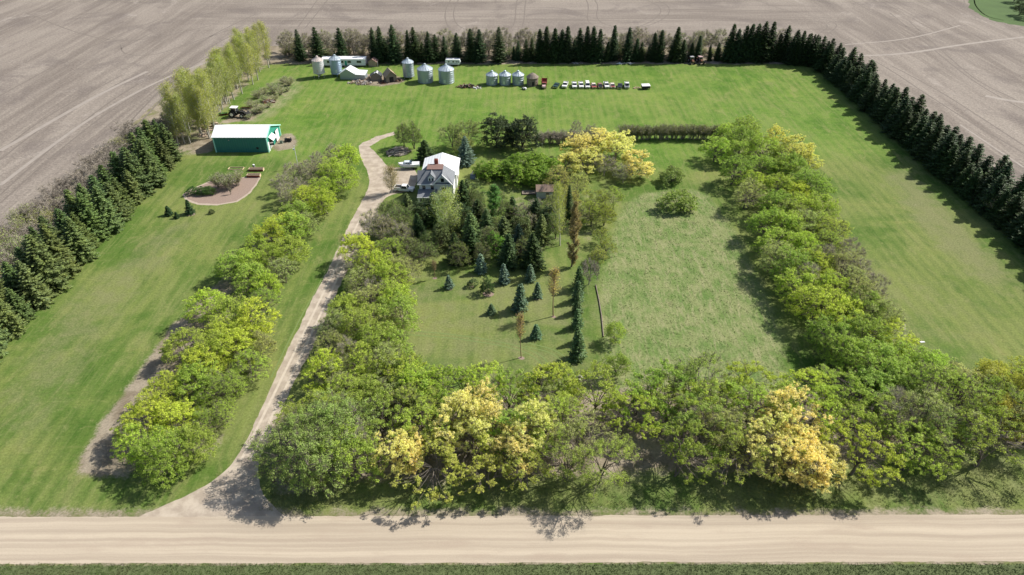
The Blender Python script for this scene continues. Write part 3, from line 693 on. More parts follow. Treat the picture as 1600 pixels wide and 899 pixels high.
M_row = [(567, 387), (610, 388), (587, 415), (560, 437), (607, 430), (627, 420), (540, 478), (580, 467), (613, 460), (527, 507), (567, 507), (600, 500), (625, 487), (520, 540), (587, 533), (620, 533), (508, 573), (527, 587), (567, 573), (607, 567), (633, 573), (531, 612), (575, 612), (613, 612), (640, 600)]
crowns(M_row[::2], P_MAP, "maple_tree", "leafy green tree in the row between driveway and front lawn", "leafy tree", "leafy trees between driveway and front lawn", [G4, G1, G2], (7.5, 9.5), 1.0)
crowns(M_row[1::2], P_MAPS, "sparse_tree", "half-leafed tree in the row between driveway and front lawn", "leafy tree", "half-leafed trees between driveway and front lawn", [G3, G1, G3], (7.5, 9.5), 1.05)
crowns([(547, 547), (590, 448), (600, 352), (625, 365), (580, 345), (560, 410)], P_BARE, "bare_tree", "grey leafless tree among the green ones right of the driveway", "bare tree", "leafless trees right of the driveway", [G3], (7, 9))
# front row along the road
crowns([(462, 695), (500, 668), (485, 710), (530, 660)], P_MAPS, "sparse_tree", "large fine-twigged pale green tree at the corner of driveway and road", "leafy tree", "pale green trees at the driveway corner", [(.34, .45, .14)], (11, 12.5), 1.1)
crowns([(535, 705), (484, 640)], P_MAP, "maple_tree", "full green tree at the corner of driveway and road", "leafy tree", "full green trees at the driveway corner", [G2], (9.5, 10.5), 1.05)
F_green = [(591, 650), (625, 598), (663, 620), (689, 603), (660, 655), (795, 612), (840, 612), (882, 612), (930, 610), (970, 640), (1046, 630), (1030, 598), (1074, 660), (1062, 704), (1105, 630), (1153, 600), (1177, 628), (1244, 605), (1282, 625), (1328, 612), (1332, 652), (1376, 640), (1424, 704), (1345, 706), (1470, 700), (720, 600), (760, 615), (1000, 620), (783, 678)]
crowns(F_green, P_FRONT, "maple_tree", "leafy green tree in the wide front row along the gravel road", "leafy tree", "leafy trees of the front row", [G4, G1, G4, G2, G1], (7.8, 10.2), 1.08)
crowns([(938, 712), (880, 712), (905, 695), (1129, 680), (1145, 700), (1519, 655), (1500, 625), (1487, 676), (1547, 684), (1471, 605), (1503, 600), (1583, 640), (1615, 660), (1620, 610), (1210, 640), (640, 640), (1450, 650), (1090, 600), (870, 660)], P_FRONTS, "sparse_tree", "half-leafed grey-green tree in the wide front row along the gravel road", "leafy tree", "half-leafed trees of the front row", [G3, G2, G1], (9, 11.2), 1.05)
crowns([(1551, 592), (1583, 612), (1567, 645), (1600, 585)], P_MAP, "olive_tree", "olive-yellow tree at the right end of the front row", "leafy tree", "olive-yellow trees at the right end", [(.50, .49, .10)], (8.5, 10))
crowns([(629, 703, 10), (645, 708, 9), (712, 648, 12.5), (752, 636, 12.5), (735, 662, 11.5), (832, 668, 12.3), (806, 690, 10.5)], P_WIL, "orange_willow", "golden-orange willow in the front row left of centre", "willow", "golden willows left of centre in the front row", [ORA, ORA, ORY], (9, 10.5), .72)
crowns([(688, 716, 9), (663, 690, 8), (745, 690, 9), (820, 730, 8), (760, 735, 7.5)], P_WILD, "yellow_willow", "dull yellow-green willow under the golden ones in the front row", "willow", "yellow-green willows in the front row", [(.58, .58, .14)], (8, 9.5))
crowns([(1229, 645, 12), (1265, 716, 11), (1284, 730, 8.5)], P_WIL, "orange_willow", "golden-orange willow in the front row right of centre", "willow", "golden willows right of centre in the front row", [ORA], (9, 10), .85)
crowns([(1180, 700, 10), (1203, 680, 11), (1240, 700, 9.5), (1215, 705, 9)], P_WILD, "yellow_willow", "thin golden willow at the left edge of the right orange group", "willow", "thin golden willows beside the right orange group", [ORY], (8, 9))
crowns([(1100, 660), (1190, 700), (1405, 640), (560, 690)], P_BARE, "bare_tree", "grey leafless tree caught between green crowns of the front row", "bare tree", "leafless trees in the front row", [G3], (8.5, 10))
# right row
R_row = [(1222, 242), (1238, 258), (1268, 284), (1250, 300), (1138, 207), (1165, 198), (1120, 229), (1158, 235), (1191, 228), (1147, 262), (1191, 256), (1225, 262), (1182, 287), (1225, 291), (1262, 286), (1209, 318), (1249, 320), (1285, 322), (1200, 345), (1236, 352), (1213, 376), (1254, 380), (1236, 411), (1276, 414), (1249, 443), (1294, 447), (1276, 474), (1320, 487), (1302, 520), (1347, 518), (1387, 527), (1329, 554), (1374, 566), (1423, 562), (1455, 575), (1356, 478), (1160, 215), (1396, 592), (1360, 600)]
crowns(R_row, P_MAP, "maple_tree", "leafy yellow-green tree in the long row right of the meadow", "leafy tree", "leafy trees right of the meadow", [G4, G1, G1, G2], (7.5, 9.8), 1.12)
crowns([(1280, 349), (1307, 358), (1294, 380), (1320, 411), (1334, 440), (1230, 330), (1383, 491), (1342, 460), (1270, 400), (1170, 300), (1215, 400), (1310, 540), (1262, 350)], P_MAPS, "sparse_tree", "half-leafed tree in the long row right of the meadow", "leafy tree", "half-leafed trees right of the meadow", [G3, G1], (7.5, 9.4), 1.1)
crowns([(1325, 388), (1365, 445), (1342, 425), (1290, 400), (1262, 430)], P_BARE, "bare_tree", "leafless tree on the lawn side of the row right of the meadow", "bare tree", "leafless trees right of the meadow", [G3], (7.5, 9))
crowns([(1252, 240, 9.5), (1240, 226, 9), (1264, 250, 7.5)], P_WIL, "orange_willow", "golden willow on the lawn side of the right row", "willow", "golden willows on the lawn side of the right row", [ORY], (8, 9), .85)
crowns([(1212, 213, 10)], P_WIL, "orange_willow", "small golden willow tucked inside the top of the right row", "willow", None, [ORY], (8, 9), .6)
# ------------------------------------------------------------------ the yard round the house
def one(protos, name, px, py, h, label, cat_, color=G1, wide=1.0, zf=0.0, group=None):
    return plant(name, protos, U(px, py, h*zf), h, label, cat_, group, color, wide)
crowns([(905, 230, 9.5), (935, 222, 10), (962, 225, 10), (990, 250, 8.5), (920, 250, 9), (1003, 262, 6.5), (885, 250, 7.5)], P_WIL, "orange_willow", "golden-orange willow in the broad clump between house yard and meadow", "willow", "golden willows between yard and meadow", [ORA, ORY, (.95, .80, .34)], (8, 10), 1.1)
crowns([(945, 255, 7.5), (975, 268, 6.5)], P_BARE, "bare_tree", "grey leafless tree in front of the golden willow clump", "bare tree", "leafless trees before the golden willows", [G3], (7, 8))
crowns([(925, 205, 6.5), (900, 198, 6)], P_BARE, "bare_tree", "grey leafless tree behind the golden willow clump", "bare tree", "leafless trees behind the golden willows", [G3], (6, 7))
crowns([(872, 275, 8), (905, 285, 8), (880, 305, 7)], P_MAPS, "sparse_tree", "pale green tree between the small brown-roofed shed and golden willows", "leafy tree", "pale green trees beside the golden willows", [(.50, .52, .17)], (7, 8))
one(P_MAPS, "sparse_tree", 648, 232, 10, "half-leafed tree nearest the driveway behind the house", "leafy tree", (.27, .36, .10), .8, group=None)
one(P_MAPS, "sparse_tree", 632, 230, 8.5, "small thin tree over the brush pile behind the boat", "leafy tree", (.27, .36, .10), .7)
crowns([(705, 208, 9), (733, 205, 9.5), (724, 222, 8)], P_MAPS, "sparse_tree", "pale half-leafed tree behind the house left of two dark pines", "leafy tree", "pale trees behind the house", [(.34, .42, .14)], (8, 9), .9)
one(P_PINE, "pine_tree", 776, 231, 13, "left of the two big dark pines behind the yard", "pine", (.055, .088, .042), 1.05)
one(P_PINE, "pine_tree", 818, 234, 13.2, "right of the two big dark pines behind the yard", "pine", (.050, .078, .040), 1.05)
one(P_PINE, "pine_tree", 800, 228, 9, "low dark pine between the two big pines", "pine", (.03, .05, .027), .9)
one(P_SPR, "spruce_tree", 728, 257, 9.5, "blue-green spruce behind the white house roof at right", "spruce", SPB, 1.1)
one(P_SPR, "spruce_tree", 665, 252, 7.2, "broad dark spruce behind the white house roof at left", "spruce", SPG, 1.7)
crowns([(756, 264, 5), (774, 262, 5.5), (794, 262, 6), (815, 256, 7.5), (840, 254, 7.5), (834, 270, 6.5), (808, 270, 6), (860, 260, 6.5), (848, 276, 6)], P_ROUND, "round_bush", "dense rounded green bush in the band right of the house", "bush", "rounded green bushes right of the house", [(.26, .41, .07), (.32, .44, .075)], (4, 5), 1.3, .5)
for i in range(24):
    x = 37.5+i*1.42
    plant("caragana_bush", P_BUSHG, (x+rg.uniform(-.5, .5), 220.5+rg.uniform(-.5, .5)), rg.uniform(4.3, 4.9), "leafless dark caragana bush in the clipped hedge beyond the meadow", "hedge bush", "bushes of the leafless hedge beyond the meadow", (.20, .22, .10), .95)
for i in range(17):
    plant("caragana_bush", P_BUSH, (8+i*1.4+rg.uniform(-.5, .5), 216.5+rg.uniform(-.8, .8)), rg.uniform(3.8, 4.8), "leafless dark bush in the hedge between pines and golden willows", "hedge bush", "bushes of the leafless hedge beside the pines", G3, .95)
one(P_ROUND, "juniper_bush", 1050, 283, 5.2, "farther of two round olive bushes standing alone in the meadow", "bush", (.28, .36, .12), 1.35)
one(P_ROUND, "juniper_bush", 1062, 326, 6.0, "nearer of two round olive bushes standing alone in the meadow", "bush", (.32, .43, .10), 1.4)
# dark grove in front of the house
one(P_BIR, "birch_tree", 700, 372, 13.5, "pale green birch with white trunk in front of the house", "birch", (.42, .46, .15), 1.1)
one(P_POP, "birch_tree", 875, 384, 17.5, "tall thin birch with long white trunk right of the dark grove", "birch", (.42, .46, .13), .72)
one(P_COL, "columnar_poplar", 893, 417, 17.5, "narrow brown columnar poplar standing right of the grove", "columnar poplar", (.38, .28, .16), 1.0)
one(P_SPRN, "spruce_tree", 889, 350, 12, "narrow dark spruce behind the brown columnar poplar", "spruce", SPG, .8)
one(P_BIR, "birch_tree", 612, 302, 8, "reddish-brown budding birch beside the parking pad", "birch", (.38, .31, .13), 1.25)
one(P_COL, "larch_tree", 773, 340, 10, "fresh green larch standing right of the house", "larch", (.16, .34, .09), 2.2)
dark = [(640, 342, 8), (662, 352, 8.5), (680, 350, 9.5), (724, 330, 9.5), (732, 318, 8), (748, 352, 8), (762, 372, 9), (720, 360, 9), (738, 382, 9.5), (800, 348, 8), (815, 372, 8), (835, 352, 8), (845, 380, 8.5), (857, 360, 8), (788, 380, 8), (655, 376, 8), (690, 388, 8)]
for i, (x, yb, h) in enumerate(dark):
    one(P_PINE if i % 3 == 1 else P_SPR, "spruce_tree" if i % 3 != 1 else "pine_tree", x, yb, h, "dark conifer in the crowded grove between house and front lawn" if i % 3 != 1 else "dark bushy pine in the crowded grove before the house", "spruce" if i % 3 != 1 else "pine", SPG if i % 2 else (.115, .165, .06), 1.3 if i % 3 != 1 else .95, group="conifers of the grove" if i % 3 != 1 else "pines of the grove")
for (x, yb, h, lb) in [(714, 410, 8.5, "left of the front conifers at the grove's lawn edge"), (736, 404, 9.5, "tall dark conifer second from left at the grove's lawn edge"), (793, 416, 9.5, "dark conifer mid way along the grove's lawn edge"), (832, 417, 9.8, "right-hand big conifer at the grove's lawn edge"), (812, 398, 9, "bluish conifer set just behind the grove's lawn edge")]:
    one(P_SPR, "spruce_tree", x, yb, h, lb, "spruce", (.045, .082, .028) if "blu" not in lb else (.045, .085, .06), 1.25)
crowns([(728, 345), (752, 330), (775, 352), (790, 330), (705, 345), (850, 335), (870, 350), (780, 310), (742, 310), (862, 320), (815, 385), (768, 368), (720, 392), (752, 392)], P_MAPS, "sparse_tree", "dull olive half-leafed tree squeezed between the dark grove conifers", "leafy tree", "half-leafed trees inside the grove", [(.24, .31, .10), (.20, .28, .09), (.30, .34, .14)], (6, 8), .72)
one(P_ROUND, "green_bush", 773, 396, 6.5, "bright green rounded tree in the lawn edge of the grove", "leafy tree", (.22, .43, .08), .8)
crowns([(816, 330, 7), (836, 322, 7), (830, 345, 6), (812, 350, 6)], P_BARE, "bare_tree", "bare purplish-grey tree inside the dark grove", "bare tree", "bare grey trees inside the grove", [G3], (7, 8), .8)
crowns([(622, 325, 7), (645, 334, 6.5), (603, 328, 6), (634, 340, 7), (612, 372, 7), (640, 385, 6.5), (660, 392, 5.5), (632, 352, 7), (605, 345, 7), (668, 375, 6), (620, 340, 7)], P_MAPS, "sparse_tree", "dull green half-leafed tree left of the grove by the drive", "leafy tree", "dull trees left of the grove", [(.22, .30, .09), (.25, .32, .11)], (6, 8), 1.0)
crowns([(935, 312, 8.5), (925, 330, 8), (945, 330, 7.5), (960, 305, 7)], P_MAPS, "sparse_tree", "yellow-green open tree with dark limbs beside the meadow", "leafy tree", "open trees beside the meadow", [(.42, .50, .10)], (7, 9), .95)
crowns([(940, 368, 5), (935, 398, 4.5), (948, 384, 4.2)], P_MAPS, "sparse_tree", "low yellow-green tree at the meadow's upper left edge", "leafy tree", "low trees at the meadow's upper left", [(.45, .52, .12)], (4, 5.5), 1.0)
one(P_BARE, "bare_tree", 920, 445, 8, "olive-brown leafless tree leaning over the end of the spruce line", "bare tree", (.13, .14, .06), .7)
crowns([(962, 518, 5.5), (964, 566, 6.5)], P_MAP, "leafy_bush", "light green bushy tree on the edging between lawn and meadow", "leafy tree", "bushy trees between lawn and meadow", [(.38, .48, .11)], (5, 6), .85)
# small trees of the front lawn
lawn = [
 ("spruce_tree", P_SMALL, 752, 425, 5.2, "bluish young spruce closest to the grove on the front lawn", "young spruce", SPB, 1.1),
 ("spruce_tree", P_SMALL, 788, 442, 5.4, "young blue spruce below the grove's middle on the front lawn", "young spruce", SPB, 1.0),
 ("spruce_tree", P_SMALL, 828.5, 439, 4.8, "young spruce below the right end of the grove", "young spruce", (.115, .19, .13), 1.0),
 ("pine_tree", P_ROUND, 760.5, 458, 4.6, "round dark young pine in its mulch ring on the lawn", "young pine", (.10, .17, .06), .62),
 ("shrub", P_ROUND, 737, 448, 2.2, "tiny round grey-green shrub left of the mulched pine", "shrub", (.16, .23, .10), .9),
 ("spruce_tree", P_SMALL, 702, 450, 3.5, "small spruce in the upper left part of the front lawn", "young spruce", SPB, 1.1),
 ("sapling", P_SAP, 679, 435, 5.0, "thin leafless sapling at the upper left of the lawn", "sapling", (.20, .2, .08), 1.0),
 ("spruce_tree", P_SMALL, 840, 465, 4.2, "small dark spruce left of the tall yellow sapling", "young spruce", (.10, .165, .10), 1.1),
 ("spruce_tree", P_SMALL, 811, 484, 7.0, "largest free-standing spruce in the middle of the front lawn", "spruce", (.105, .17, .11), 1.0),
 ("spruce_tree", P_SMALL, 768, 490, 2.7, "very small spruce at the tip of the largest spruce's shadow", "young spruce", (.10, .165, .10), 1.3),
 ("spruce_tree", P_SMALL, 838, 528, 3.5, "small spruce between the two tall thin saplings", "young spruce", (.10, .165, .10), 1.3),
 ("spruce_tree", P_SMALL, 668, 598, 4.2, "small dark spruce at the lower left corner of the lawn", "young spruce", (.04, .075, .03), .8),
 ("shrub", P_ROUND, 784, 598, 2.2, "beige dry shrub at the bottom of the front lawn", "shrub", (.30, .27, .16), 1.1),
 ("spruce_tree", P_SMALL, 843, 600, 2.6, "stubby brownish spruce at the bottom of the front lawn", "young spruce", (.07, .08, .04), 1.2),
 ("sapling", P_SAP, 864.6, 494.5, 12.0, "tall yellow-budded sapling at the right part of the lawn", "sapling", (.80, .68, .2), 1.0),
 ("sapling", P_SAP, 814.6, 559, 10.5, "tall orange-budded sapling in the lower middle of the lawn", "sapling", (.78, .56, .22), .8),
]
for nm, pr, x, yb, h, lb, ct, co, wd in lawn: one(pr, nm, x, yb, h, lb, ct, co, wd)
for i, (x, yb, h) in enumerate([(904, 452, 6.4), (903, 470, 5.6), (902, 489, 5.4), (902, 512, 5.0), (902, 560, 7.6), (903, 536, 4.6)]):
    one(P_SMALL, "spruce_tree", x, yb, h, ["farthest", "second", "third", "fourth", "nearest and largest", "fifth"][i]+" spruce in the short line at the lawn's right side", "spruce", (.085, .145, .065), .92)
for nm, pr, x, yb, h, lb, ct, co, wd in [
 ("spruce_tree", P_SMALL, 298, 334, 4.3, "small dark spruce at the left end of the mulch bed", "young spruce", (.04, .075, .035), 1.1),
 ("spruce_tree", P_SMALL, 265, 336, 2.8, "low dark spruce left of the mulch bed by the windbreak", "young spruce", (.04, .075, .035), 1.6),
 ("spruce_tree", P_SMALL, 277, 341, 1.9, "tiny dark conifer between two young spruces left of the bed", "young spruce", (.04, .075, .035), 1.4),
 ("shrub", P_ROUND, 331, 334, 1.5, "tiny green shrub on the grass below the mulch bed", "shrub", (.08, .12, .05), .9),
 ("bare_shrub", P_BUSHG, 343, 293, 4.3, "leafless shrub at the left back of the mulch bed", "shrub", (.30, .34, .16), 1.15),
 ("bare_shrub", P_BUSHG, 358, 296, 4.4, "leafless shrub in the middle of the mulch bed", "shrub", (.30, .34, .16), 1.2),
 ("bare_shrub", P_BUSHG, 372, 290, 4.3, "leafless shrub at the right of the mulch bed near the planters", "shrub", (.32, .36, .16), 1.2),
 ("bare_shrub", P_BUSHG, 361, 304, 2.4, "thin small shrub alone in the front of the mulch bed", "shrub", (.14, .15, .08), .4)]:
    one(pr, nm, x, yb, h, lb, ct, co, wd)
for i, (x, yb) in enumerate([(303, 303), (317, 304), (329, 303)]):
    one(P_ROUND, "juniper_bush", x, yb, 2.6, ["left", "middle", "right"][i]+" of three low spreading green junipers in the mulch bed", "juniper", (.12, .23, .06), 1.25)
# brush of the rough corner by the poplars, and trees on the far field corner
for i, (x, yb) in enumerate([(402, 165), (415, 158), (412, 148), (428, 146), (436, 138), (398, 178), (445, 130), (408, 176), (420, 168), (430, 157), (440, 148), (452, 134), (390, 186), (424, 138), (394, 168), (404, 154), (450, 143)]):
    one(P_BUSHG, "bare_shrub", x, yb, 1.6+.45*(i % 4), "low scrubby bush in the rough grass by the poplars", "shrub", (.32, .38, .17), 1.7, group="scrub in the rough grass by the poplars")
for i, (x, yb) in enumerate([(1583, 4), (1597, 12), (1592, 24), (1606, 30)]):
    one(P_MAP, "dark_tree", x, yb, 7, "dark tree on the green patch at the far right field corner", "leafy tree", (.05, .09, .03), 1.1, group="trees at the far right field corner")
print("veg placed", len(bpy.data.objects))
# tufts of the rough meadow and the crop beside the road
def tufts(name, polys, n, hgt, wid, cols, seed, mat_name, per=4, uniform=False):
    rng = np.random.RandomState(seed); allp = np.array([p for P in polys for p in P]); x0, y0 = allp.min(0); x1, y1 = allp.max(0); out = []
    def pin(P, X, Y):
        r = np.zeros(X.shape, bool); j = len(P)-1
        for i in range(len(P)):
            xi, yi = P[i]; xj, yj = P[j]; r ^= ((yi > Y) != (yj > Y)) & (X < (xj-xi)*(Y-yi)/((yj-yi) or 1e-9)+xi); j = i
        return r
    X = rng.uniform(x0, x1, n*2); Y = rng.uniform(y0, y1, n*2); k = np.zeros(len(X), bool)
    for P in polys: k |= pin(P, X, Y)
    cl = np.sin(X*.9+np.sin(Y*.5)*2)*np.sin(Y*.8+np.sin(X*.4)*2)+rng.randn(len(X))*.5; k &= (cl > -.2) | uniform
    X, Y = X[k][:n], Y[k][:n]; m = len(X); V = []
    X = np.repeat(X, per)+rng.randn(m*per)*.1; Y = np.repeat(Y, per)+rng.randn(m*per)*.1; m *= per
    a = rng.uniform(0, 6.28, m); L = rng.uniform(.5, 1.2, m)*hgt; ln = rng.uniform(.2, .8, m)*hgt; b2 = rng.uniform(0, 6.28, m)
    dx, dy = np.cos(a)*wid, np.sin(a)*wid
    A = np.stack([X-dx, Y-dy, np.zeros(m)], 1); B = np.stack([X+dx, Y+dy, np.zeros(m)], 1); T = np.stack([X+np.cos(b2)*ln, Y+np.sin(b2)*ln, L], 1)
    V = np.stack([A, B, T], 1).reshape(-1, 3); F = np.arange(len(V)).reshape(-1, 3)
    mt = bpy.data.materials.new(mat_name); bb = NB(mt)
    r = bb.n("NewGeometry").outputs["Random Per Island"]; c = bb.mix(r, cols[0], cols[1]); c = bb.mix(bb.band(bb.noise(.25, bb.pos(), 4, .6), .45, .6), c, cols[2])
    bb.finish(c, .9, spec=.1)
    me = npmesh(name, V, F); me.materials.append(mt); o = link(bpy.data.objects.new(name, me)); o["kind"] = "stuff"; return o
tufts("meadow_grass", [meadow], 6000, .24, .03, [(.13, .20, .06), (.27, .27, .14), (.15, .21, .065)], 3, "long meadow grass")
tufts("verge_grass", [UP([(395, 800), (500, 796), (1640, 794), (1640, 730), (1200, 740), (900, 760), (420, 770)])], 9000, .25, .03, [(.11, .17, .045), (.26, .25, .12), (.16, .21, .06)], 4, "verge grass")
tufts("crop_grass", [[(-92, 54), (92, 54), (92, ry0-.3), (-92, ry0-.3)]], 30000, .17, .035, [(.07, .125, .03), (.11, .165, .045), (.12, .13, .055)], 6, "young crop grass", uniform=True)
m_crop = simple("crop soil and stems", (.10, .125, .05), .95, var=.3, scale=1.5)
sheet("crop_strip", [(-400, 20), (400, 20), (400, ry0-.15), (60, ry0-.35), (-60, ry0-.6), (-400, ry0-.9)], .008, m_crop, .5, .06, 31)
# ------------------------------------------------------------------ building and vehicle materials
def sheetmetal(name, col, rough=.45, metal=.0, rib=2.2, axis=0, amp=.10, dirt=(.35, .3, .25), dirty=.15):
    m = bpy.data.materials.new(name); b = NB(m)
    g = b.n("SeparateXYZ", {"Vector": b.obj()}); w = b.m('SINE', b.m('MULTIPLY', g.outputs[axis], rib*6.283))
    c = b.mix(b.m('MULTIPLY', b.band(b.noise(.8, b.obj((1, 1, .25)), 4, .7), .5, .75), dirty), col, dirt)
    c = b.mix(b.band(w, -.2, 1.0), [x*(1-amp) for x in col], c)
    b.finish(c, rough, metal, bump=w, bump_d=.02, bump_s=.5, spec=.4); return m
m_teal = sheetmetal("dark green wall metal", (.038, .20, .18), rib=1.3, dirty=.1)
m_teal_trim = simple("teal trim metal", (.03, .33, .24), .5)
m_white = simple("white painted metal", (.80, .81, .80), .45, var=.04)
m_whiteroof = sheetmetal("white roof metal", (.80, .82, .82), rib=1.1, amp=.05, dirty=.06)
m_black = simple("black rubber", (.02, .02, .02), .8)
m_darkin = simple("dark interior", (.03, .03, .03), .9)
m_glass = simple("dark window glass", (.02, .028, .035), .08, spec=.8, var=.05)
m_galv = sheetmetal("galvanised steel", (.40, .47, .52), .40, .55, 2.6, 2, .16, (.30, .33, .35), .35)
m_galvroof = sheetmetal("galvanised roof steel", (.56, .63, .67), .38, .45, 1.0, 0, .06, (.4, .42, .42), .2)
m_galvpale = sheetmetal("pale weathered steel", (.62, .63, .64), .5, .2, 2.6, 2, .10, (.42, .30, .22), .55)
m_rustroof = sheetmetal("rust-stained roof steel", (.58, .52, .48), .6, .2, 1.0, 0, .08, (.36, .20, .11), .8)
m_shingle = bpy.data.materials.new("slate blue shingles"); b = NB(m_shingle)
bk = b.n("TexBrick", {"Vector": b.obj((1, 1, 1)), "Scale": 2.4, "Color1": (.15, .165, .185, 1), "Color2": (.235, .25, .27, 1), "Mortar": (.10, .11, .12, 1), "Mortar Size": .02})
b.finish(b.mix(.35, bk.outputs[0], b.mix(b.noise(2, b.obj()), (.12, .13, .14), (.30, .31, .32))), .9)
m_brown = simple("brown roll roofing", (.20, .125, .105), .9, var=.25, scale=2)
m_brick = simple("red brick", (.30, .085, .06), .9, var=.3, scale=6)
m_siding = sheetmetal("white siding", (.80, .81, .80), .6, 0, 4, 2, .08, (.6, .6, .58), .1)
m_wood = bark_mat("weathered grey boards", (.13, .105, .085), (.34, .29, .24), 4)
m_tan = bark_mat("tan weathered boards", (.28, .20, .13), (.52, .41, .30), 3)
m_redwood = simple("reddish stained timber", (.22, .075, .05), .8, var=.3, scale=3)
m_cedar = simple("new pale timber", (.58, .45, .30), .8, var=.2)
m_earth = simple("dark garden soil", (.09, .065, .05), .95, var=.4, scale=5)
m_concrete = simple("concrete", (.42, .40, .37), .9, var=.15)
m_bluehull = simple("pale blue-white gelcoat", (.62, .70, .74), .3, spec=.6)
m_blue = simple("blue canvas", (.09, .13, .19), .8)
m_chrome = simple("bright metal", (.6, .6, .6), .25, .9)
m_rust = simple("rusty iron", (.16, .075, .045), .85, .2, var=.5, scale=5)
m_tire = m_black

def thing(name, label, cat_, loc, rz=0.0, group=None):
    return tag(empty(name, loc, rz), label, cat_, group)

# ------------------------------------------------------------------ green shed (long slope at the back)
sx0, sx1, sy0 = -97.2, -80.0, 209.8; sy1 = sy0+14.2; ez, rzg, ez2, pk_ = 5.3, 7.3, 3.7, -2.2
sh = thing("green_shed", "long dark green metal shed with white roof and open doors", "shed", ((sx0+sx1)/2, (sy0+sy1)/2, 0)); hx = (sx1-sx0)/2; hy = (sy1-sy0)/2
def rz_(y): return ez+(rzg-ez)*(y+hy)/(pk_+hy) if y < pk_ else rzg-(rzg-ez2)*(y-pk_)/(hy-pk_)
for s_, zz in ((-1, ez), (1, ez2)): w = MB(); w.box((0, s_*(hy-.08), zz/2), (2*hx-.16, .15, zz)); w.build("side_wall", m_teal, sh)
w = MB(); w.prism([(-hy, 0), (hy, 0), (hy, ez2), (pk_, rzg), (-hy, ez)], -hx-.075, -hx+.075); w.build("back_wall", m_teal, sh)
w = MB(); D1, D2 = (-5.2, -1.2), (.5, 4.3); h1, h2 = 4.4, 3.7
for a, b_, z0 in ((-hy, D1[0], 0), (D1[0], pk_, h1), (pk_, D1[1], h1), (D1[1], D2[0], 0), (D2[0], D2[1], h2), (D2[1], hy, 0)):
    w.prism([(a, z0), (b_, z0), (b_, rz_(b_)), (a, rz_(a))], hx-.075, hx+.075)
w.build("gable_wall", simple("green gable metal", (.03, .26, .19), .5), sh)
r = MB(); r.slab((-hx-.4, -hy-.4, ez+.0), (hx+.4, -hy-.4, ez+.0), (hx+.4, pk_, rzg+.14), (-hx-.4, pk_, rzg+.14), .1); r.build("roof_slope", m_whiteroof, sh)
r = MB(); r.slab((-hx-.4, pk_, rzg+.14), (hx+.4, pk_, rzg+.14), (hx+.4, hy+.4, ez2+.0), (-hx-.4, hy+.4, ez2+.0), .1); r.build("roof_slope", m_whiteroof, sh)
m_mint = simple("mint trim", (.42, .78, .68), .5)
for a, b_, za, zb_ in ((-hy-.42, pk_, ez+.02, rzg+.17), (pk_, hy+.42, rzg+.17, ez2+.02)):
    r = MB(); r.prism([(a, za-.36), (b_, zb_-.36), (b_, zb_), (a, za)], hx+.41, hx+.55); r.build("rake_trim", m_mint, sh)
for qx, qy, zz in ((hx+.02, -hy, ez), (hx+.02, hy, ez2), (-hx-.02, -hy, ez)): r = MB(); r.box((qx, qy, zz/2-.02), (.33, .33, zz)); r.build("corner_trim", m_mint, sh)
d = MB(); d.slab((hx+.1, D1[0], h1), (hx+.1, D1[1], h1), (hx+1.6, D1[1], h1-1.2), (hx+1.6, D1[0], h1-1.2), .08); d.build("door", m_white, sh)
d = MB(); d.box((hx+.32, sum(D2)/2+.6, 1.85), (.1, 2.9, 3.6), 0); d.build("door", m_white, sh)
d = MB(); d.box((hx+.16, -hy+.95, 1.6), (.1, .95, 3.0)); d.build("side_door", m_white, sh)
d = MB(); [d.box((hx+.1, a, zz/2), (.22, .22, zz)) for a, zz in ((D1[0], h1), (D1[1], h1), (D2[0], h2), (D2[1], h2))]; d.build("door_frame", m_teal_trim, sh)
d = MB(); d.box((-3.6, -hy-.14, 4.3), (.35, .2, .25)); d.build("wall_lamp", m_concrete, sh)
d = MB(); d.box((5.2, -hy-.12, 1.5), (.7, .1, .6)); d.build("vent", m_darkin, sh)
d = MB(); d.box((0, 0, .05), (2*hx-.2, 2*hy-.2, .1)); d.build("slab", m_concrete, sh)

# ------------------------------------------------------------------ the house
HX, HY = -21.6, 180.8
ho = thing("white_house", "white one-and-a-half storey house with slate roof and white rear wing", "house", (HX, HY, 0))
def hb(x0, x1, y0, y1, z0, z1): return ((x0+x1)/2-HX, (y0+y1)/2-HY, (z0+z1)/2), (x1-x0, y1-y0, z1-z0)
w = MB(); w.box(*hb(-26.6, -16.9, 177.3, 184.6, 0, 5.2)); w.build("wall", m_siding, ho)
w = MB(); w.box(*hb(-26.3, -16.4, 184.6, 194.6, 0, 4.7)); w.prism([(-26.3-HX, 4.7), (-16.4-HX, 4.7), (-21.3-HX, 6.4)], 184.65-HY, 194.6-HY, 'y'); rear = w.build("rear_wing", m_siding, ho)
L = lambda x, y, z: (x-HX, y-HY, z)
# rear wing roof in two white slopes
r = MB(); r.slab(L(-26.8, 183.2, 4.75), L(-21.3, 183.2, 6.62), L(-21.3, 195.1, 6.62), L(-26.8, 195.1, 4.75), .14); r.slab(L(-21.3, 183.2, 6.62), L(-15.9, 183.2, 4.75), L(-15.9, 195.1, 4.75), L(-21.3, 195.1, 6.62), .14); r.build("rear_roof", m_whiteroof, ho)
